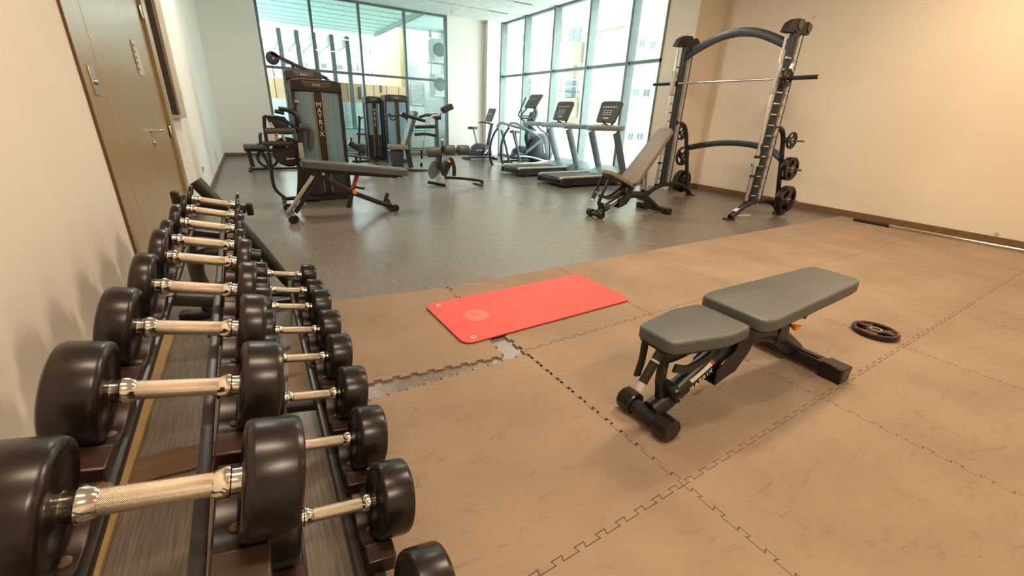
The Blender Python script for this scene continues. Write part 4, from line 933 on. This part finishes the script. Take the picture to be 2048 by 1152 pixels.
MB().bar([V((6.5, 10.25, .95)), V((6.68, 10.25, 1.30)), V((6.62, 10.25, 1.48))], .08, .10, up=(0, 1, 0), smooth=3).build('console_mast', 'greyplastic', t)
a = E_(1061, 214, 10.2); b = E_(1075, 190, 10.2); up = (b - a).normalized(); nrm = V((-up.z, 0, up.x))
c = MB().pad(rpoly([(-.26, -.03), (.26, -.03), (.28, (b - a).length), (-.28, (b - a).length)], .03), a, (0, 1, 0), up, nrm, .05, edge=.012, lo=-.02).build('console', 'console', t)
g = MB()
for k in range(4): g.prism([(-.16 + k * .09, .2), (-.11 + k * .09, .2), (-.11 + k * .09, .225), (-.16 + k * .09, .225)], a + nrm * .031, (0, 1, 0), up, nrm, .003)
g.build('display_digits', 'silver', c, smooth=False)
for y, (p0, p1, p2, p3) in ((9.95, ((1052, 195), (1039, 225), (1040, 234), (1072, 262))), (10.45, ((1056, 214), (1043, 230), (1046, 236), (1070, 236)))):
    MB().tube([E_(*p0, y), E_(*p1, y), E_(*p2, y), E_(*p3, y)], .018, smooth=5).build('swing_arm', 'black', t)
MB().tube([E_(1070, 218, 10.0), E_(1065, 228, 10.0), E_(1064, 236, 10.0), E_(1070, 246, 10.0), E_(1080, 258, 10.0), E_(1097, 275, 10.0), E_(1100, 318, 10.0)], .018, smooth=5).build('swing_arm', 'black', t)
MB().tube([E_(1044, 232, 10.1), E_(1068, 232, 10.1)], .014).build('handlebar', 'black', t)
MB().bar([E_(1052, 305, 9.95), E_(1070, 290, 9.95), E_(1082, 280, 9.95)], .05, .06).build('crank_arm', 'greyplastic', t)
MB().tube([E_(1086, 288, 9.9), E_(1087, 306, 9.9)], .04, scale=[.6, 1]).build('crank', 'silver', t)
MB().bar([E_(1030, 312, 9.95), E_(1060, 314, 9.95), E_(1090, 322, 9.95)], .08, .04, smooth=3).build('pedal_bar', 'steel', t)
MB().pad(rrect(0, .36, -.08, .08, .03), E_(1028, 312, 10.0), (1, 0, 0), (0, 1, 0), (0, 0, 1), .05, edge=.015).build('pedal', 'blackm', t)
MB().pad(rrect(0, .36, -.08, .08, .03), E_(1022, 316, 10.4), (1, 0, 0), (0, 1, 0), (0, 0, 1), .05, edge=.015).build('pedal', 'blackm', t)
# ============================================================ BIKES
def bike(lab, o, s=1.0, recumbent=False):
    t = thing('exercise_bike', lab, 'exercise bike', o, None); o = V(o)
    L = lambda x, y, z: o + V((x * s, y * s, z * s))
    MB().pad(rpoly([(.10, .10), (.18, .36), (.34, .46), (.62, .44), (.80, .34), (.86, .10)][::-1], .05), L(0, -.07, 0), (s, 0, 0), (0, 0, s), (0, 1, 0), .14 * s, edge=.03).build('body', 'slate', t)
    MB().lathe([(0, 0), (0, .10), (.03, .12), (.03, 0)], L(.68, -.08, .27), (0, -1, 0), 30).build('crank_cover', 'greyplastic', t)
    MB().tube([L(.38, 0, .42), L(.26, 0, .84)], .028).build('seat_post', 'silver', t)
    MB().pad(rpoly([(0, -.09), (.10, -.10), (.28, -.03), (.28, .03), (.10, .10), (0, .09)], .03), L(.10, 0, .84), (1, 0, 0), (0, 1, 0), (0, 0, 1), .07, edge=.02).build('seat', 'padedge', t)
    MB().bar([L(.72, 0, .38), L(.80, 0, .75), L(.86, 0, 1.02)], .09, .07, up=(0, 1, 0), smooth=3).build('mast', 'shroudlow', t)
    for y in (-.2, .2): MB().tube([L(.82, y * .2, 1.0), L(.66, y, 1.04), L(.52, y, 1.02)], .018, smooth=4).build('handlebar', 'black', t)
    a = L(.76, 0, 1.06); up = V((.36, 0, .93)).normalized(); nrm = V((-up.z, 0, up.x))
    c = MB().pad(rpoly([(-.19, 0), (.19, 0), (.21, .38), (-.21, .38)], .03), a, (0, s, 0), up * s, nrm, .05, edge=.012).build('console', 'console', t)
    g = MB()
    for k in range(3): g.prism([(-.12 + k * .09, .2), (-.07 + k * .09, .2), (-.07 + k * .09, .225), (-.12 + k * .09, .225)], a + nrm * .051, (0, 1, 0), up, nrm, .003)
    g.build('display_digits', 'silver', c, smooth=False)
    MB().bar([L(.0, 0, .05), L(.95, 0, .05)], .09, .05).build('base_beam', 'black', t)
    for x in (.02, .92): MB().bar([L(x, -.24, .025), L(x, .24, .025)], .07, .045).build('foot', 'black', t)
    for y, z, x in ((-.15, .14, .52), (.15, .38, .82)): MB().bar([L(.68, y * .7, .27), L(x, y, z)], .02, .035).build('crank', 'steel', t); MB().pad(rrect(-.06, .06, -.05, .05, .015), L(x, y, z), (1, 0, 0), (0, 1, 0), (0, 0, 1), .03, edge=.008).build('pedal', 'blackm', t)
    text('MATRIX', .06 * s, frame3(L(.42, -.071, .26), (1, 0, 0), (0, 0, 1)), 'letter', t, depth=.001)
    return t
bike('upright exercise bike with green topped saddle nearest the corner pillar', (5.40, 12.0, 0))
bike('dark exercise bike half hidden behind the elliptical trainer', (6.25, 11.0, 0), .95)
# ============================================================ OUTSIDE
def osingle(mb, name, m_, lab, cat, **k): return single(mb, name, m_, lab, cat, **k)
structure(MB().box((-12, 13.5, -.4), (6.9, 60, -.15)), 'ground_terrace', 'o_grey', smooth=False)
structure(MB().box((7.5, -5, -6.2), (60, 60, -6)), 'ground_street', 'o_conc', smooth=False)
# pool behind a low grey wall
t = thing('swimming_pool', 'raised turquoise pool with grey wall outside the back window', 'pool', (1, 16, -.15))
MB().box((-6, 15.2, -.15), (5.6, 15.35, .62)).build('pool_wall', 'o_grey', t, smooth=False); MB().box((-6, 15.35, .50), (5.6, 18.5, .66)).build('pool_water', 'water', t, smooth=False)
MB().box((-6, 15.1, .0), (5.6, 15.2, .08)).build('pool_step', 'o_darkgrey', t, smooth=False)
g = MB(); g.box((-8, 18.9, 1.48), (5.93, 19.0, 2.17))
t = thing('garden_fence', 'tan timber fence boards on pale wall beyond the pool', 'fence', (0, 19, 0)); g.build('boards', 'o_wood', t, smooth=False)
MB().box((-8, 18.85, -.15), (5.93, 19.1, 1.48)).build('low_wall', 'o_conc', t, smooth=False)
g = MB(); g.box((3.9, 18.86, 1.60), (4.0, 18.89, 2.05)); g.box((4.75, 18.86, 1.9), (4.82, 18.89, 2.17)); g.build('slot', 'o_darkgrey', t, smooth=False)
g = MB()
for k in range(28): g.box((-8 + k * .5, 18.885, 1.5), (-7.985 + k * .5, 18.9, 2.15))
g.build('board_joint', 'o_darkgrey', t, smooth=False)
for i, x in enumerate((1.36, 1.92, 2.47, 3.07, 3.61)):
    t = thing('pergola_frame', 'grey and white pergola frame over the pool, number %s from the left' % ['one', 'two', 'three', 'four', 'five'][i], 'pergola', (x, 19, 0), 'slanted pergola frames outside')
    MB().box((x - .07, 18.6, -.15), (x + .07, 18.74, 3.72)).build('front_post', 'o_darkgrey', t, smooth=False)
    MB().box((x - .04, 18.74, 3.42), (x + .04, 22.4, 3.72)).build('top_beam', 'o_grey', t, smooth=False)
    MB().box((x - .04, 22.2, -.15), (x + .04, 22.4, 3.45)).build('rear_post', 'o_grey', t, smooth=False)
# canopy / slab above terrace
t = thing('terrace_canopy', 'pale green roof overhang above the terrace outside back window', 'canopy', (2, 17, 4))
MB().box((-6, 13.6, 3.95), (4.9, 19.6, 4.25)).build('soffit', 'o_canopy', t, smooth=False); MB().box((4.9, 13.6, 3.95), (7.0, 16.9, 4.25)).build('soffit', 'o_canopy', t, smooth=False)
g = MB()
for k in range(8): g.box((-6, 14 + k * .7, 3.94), (4.9, 14.015 + k * .7, 3.95))
g.build('soffit_groove', 'o_grey', t, smooth=False)
MB().bar([PZ(750, 70, 3.9), PZ(845, 26, 3.9)], .10, .10).build('soffit_pipe', 'o_grey', t)
# side wing on the right with louvre and AC units
osingle(MB().box((6.0, 19.2, -.15), (9.2, 24, 5.0)), 'side_building', 'o_white', 'white wall behind the louvre, right side of the back window', 'building')
osingle(MB().box((5.85, 19.6, -.15), (6.0, 24, 5.0)), 'yellow_wall', 'o_yellow', 'pale yellow wall strip seen through the back window', 'wall')
t = thing('louvre_screen', 'grey blue slatted louvre on low wall outside the back window', 'louvre', (6.5, 18.77, 1.45))
MB().box((5.95, 18.75, 1.45), (7.2, 18.8, 2.38)).build('louvre_frame', 'o_grey', t, smooth=False)
g = MB()
for k in range(18): g.box((6.0, 18.71, 1.50 + k * .048), (7.15, 18.75, 1.53 + k * .048))
g.build('slats', 'o_conc', t, smooth=False)
osingle(MB().box((5.95, 18.6, -.15), (7.2, 18.9, 1.45)), 'low_wall', 'o_conc', 'pale concrete wall under the outdoor louvre', 'wall')
for z, nm in ((2.95, 'upper'), (1.85, 'lower')):
    t = thing('air_conditioner', '%s grey outdoor air conditioner seen by the window right edge' % nm, 'air conditioner', (6.2, 16.3, z), 'outdoor air conditioners')
    MB().box((5.97, 16.0, z), (6.45, 16.5, z + .68)).build('case', 'o_grey', t, bevel=.01)
    MB().lathe([(0, 0), (.0, .18), (.015, .2), (0, .22)], (6.2, 15.995, z + .35), (0, -1, 0), 28).build('fan_grille', 'o_darkgrey', t)
    MB().box((5.93, 16.0, z - .06), (6.5, 16.55, z)).build('bracket', 'o_white', t, smooth=False)
osingle(MB().box((6.5, 16.0, -.15), (6.8, 18.6, 3.9)), 'service_wall', 'o_white', 'white wall strip carrying the outdoor air conditioners', 'wall')
t = thing('conduit_pipe', 'thin grey hanging pipe with bulb end left of the air conditioners', 'pipe', (5.85, 16, 2))
MB().tube([PY(861, 62, 16), PY(862, 75, 16), PY(863, 120, 16), PY(862, 160, 16), PY(866, 190, 16)], .022, smooth=4).build('pipe', 'o_grey', t); MB().tube([PY(860, 60, 16), PY(861, 75, 16)], .05).build('pipe_head', 'o_grey', t); MB().tube([PY(861, 82, 16), PY(857, 95, 16), PY(862, 110, 16)], .012, smooth=5).build('loop', 'o_grey', t)
# far buildings behind back window
def building(name, lab, x0, x1, y0, y1, z0, z1, m_, wins, face='-y', wm='o_glass'):
    t = thing(name, lab, 'building', ((x0 + x1) / 2, (y0 + y1) / 2, z0))
    MB().box((x0, y0, z0), (x1, y1, z1)).build('wall', m_, t, smooth=False)
    for (a, b, c, d) in wins:
        if face == '-y': f = MB().box((a, y0 - .05, c), (b, y0 + .01, d)).build('window', 'o_white', t, smooth=False); MB().box((a + .08, y0 - .07, c + .08), (b - .08, y0 - .04, d - .08)).build('pane', wm, f, smooth=False)
        else:
            e = .07
            f = MB().box((x0 - .05, a, c), (x0 + .01, b, d)).build('window', 'o_white', t, smooth=False); 
            g = MB(); g.box((x0 - .07, a + e, c + e), (x0 - .04, (a + b) / 2 - .03, d - e)); g.box((x0 - .07, (a + b) / 2 + .03, c + e), (x0 - .04, b - e, d - e)); g.build('pane', wm, f, smooth=False)
    return t
def winrow(y, spec):
    out = []
    for (u0, v0, u1, v1) in spec:
        a = PY(u0, v0, y); b = PY(u1, v1, y); out.append((a.x, b.x, min(a.z, b.z), max(a.z, b.z)))
    return out
yb = 38
building('office_building', 'long white low building with window row behind the pergola', -8, PY(722, 100, yb).x, yb, yb + 8, -3, PY(690, 95, yb).z, 'o_white', winrow(yb, [(600, 123, 618, 137), (636, 124, 656, 139), (664, 126, 688, 142), (695, 127, 708, 144), (710, 128, 720, 145), (565, 118, 580, 132)]))
yb2 = 34
building('tower_building', 'tall white tower block with narrow windows past the pergola', PY(722, 60, yb2).x + 1.5, PY(806, 60, yb2).x, yb2, yb2 + 3, -3, 22, 'o_white', winrow(yb2, [(729, 62, 733, 75), (729, 92, 733, 108), (739, 97, 742, 112), (732, 132, 738, 148), (743, 138, 746, 152), (788, 126, 793, 150)]))
# cream apartment block outside the right window
X9 = 15.0
def wx(spec):
    out = []
    for (u0, v0, u1, v1) in spec:
        a = PX(u0, v0, X9); b = PX(u1, v1, X9); out.append((min(a.y, b.y), max(a.y, b.y), min(a.z, b.z), max(a.z, b.z)))
    return out
tB = building('apartment_building', 'cream apartment block with balconies outside the tall right windows', X9, X9 + 8, 10, 19.0, -6, 14, 'o_cream', wx([(1280, 77, 1292, 98), (1303, 80, 1313, 100), (1267, 175, 1280, 195), (1288, 176, 1302, 196), (1258, 263, 1268, 283), (1275, 263, 1288, 283)]), face='-x')
MB().box((X9 + .6, 19.0, -6), (X9 + 8, 34, 14)).build('wall', 'o_cream', tB, smooth=False)
g = MB()
for (a, b, c, d) in wx([(1120, 55, 1145, 92), (1115, 158, 1137, 197), (1030, 65, 1047, 112), (1033, 155, 1047, 197)]):
    f = MB().box((X9 + .52, a, c), (X9 + .62, b, d)).build('window', 'o_white', tB, smooth=False)
    g = MB(); n_ = 2
    for k in range(n_):
        for (zc, zd) in ((c + .07, c + (d - c) * .6), (c + (d - c) * .66, d - .07)): g.box((X9 + .49, a + .07 + k * (b - a - .1) / n_, zc), (X9 + .53, a + (k + 1) * (b - a - .1) / n_, zd))
    g.build('pane', 'o_glass', f, smooth=False)
for (u0, v0, u1, v1) in ((1118, 92, 1157, 130), (1113, 198, 1150, 235)):
    a = PX(u0, v0, X9); b = PX(u1, v1, X9); z0, z1 = min(a.z, b.z), max(a.z, b.z); y0, y1 = min(a.y, b.y), max(a.y, b.y)
    MB().box((X9 - .5, y0, z0), (X9 + .6, y1, z1)).build('balcony', 'o_cream', tB, smooth=False)
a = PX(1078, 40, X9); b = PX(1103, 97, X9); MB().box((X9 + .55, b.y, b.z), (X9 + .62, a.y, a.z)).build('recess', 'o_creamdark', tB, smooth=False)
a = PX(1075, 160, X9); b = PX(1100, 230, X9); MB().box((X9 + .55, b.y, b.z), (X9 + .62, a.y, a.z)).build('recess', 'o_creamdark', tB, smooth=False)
for z in (5.1, 2.0): MB().box((X9 - .06, 16.3, z), (X9, 19.0, z + .12)).build('ledge', 'o_creamdark', tB, smooth=False)
g = MB()
for (u, v) in ((1290, 150), (1297, 151), (1305, 152), (1271, 240), (1279, 241), (1287, 242)):
    a = PX(u, v, X9); g.box((X9 - .03, a.y - .05, a.z - .05), (X9, a.y + .05, a.z + .05))
g.build('vent', 'o_grey', tB, smooth=False)
for o in D.objects:
    if '_org' in o: del o['_org']
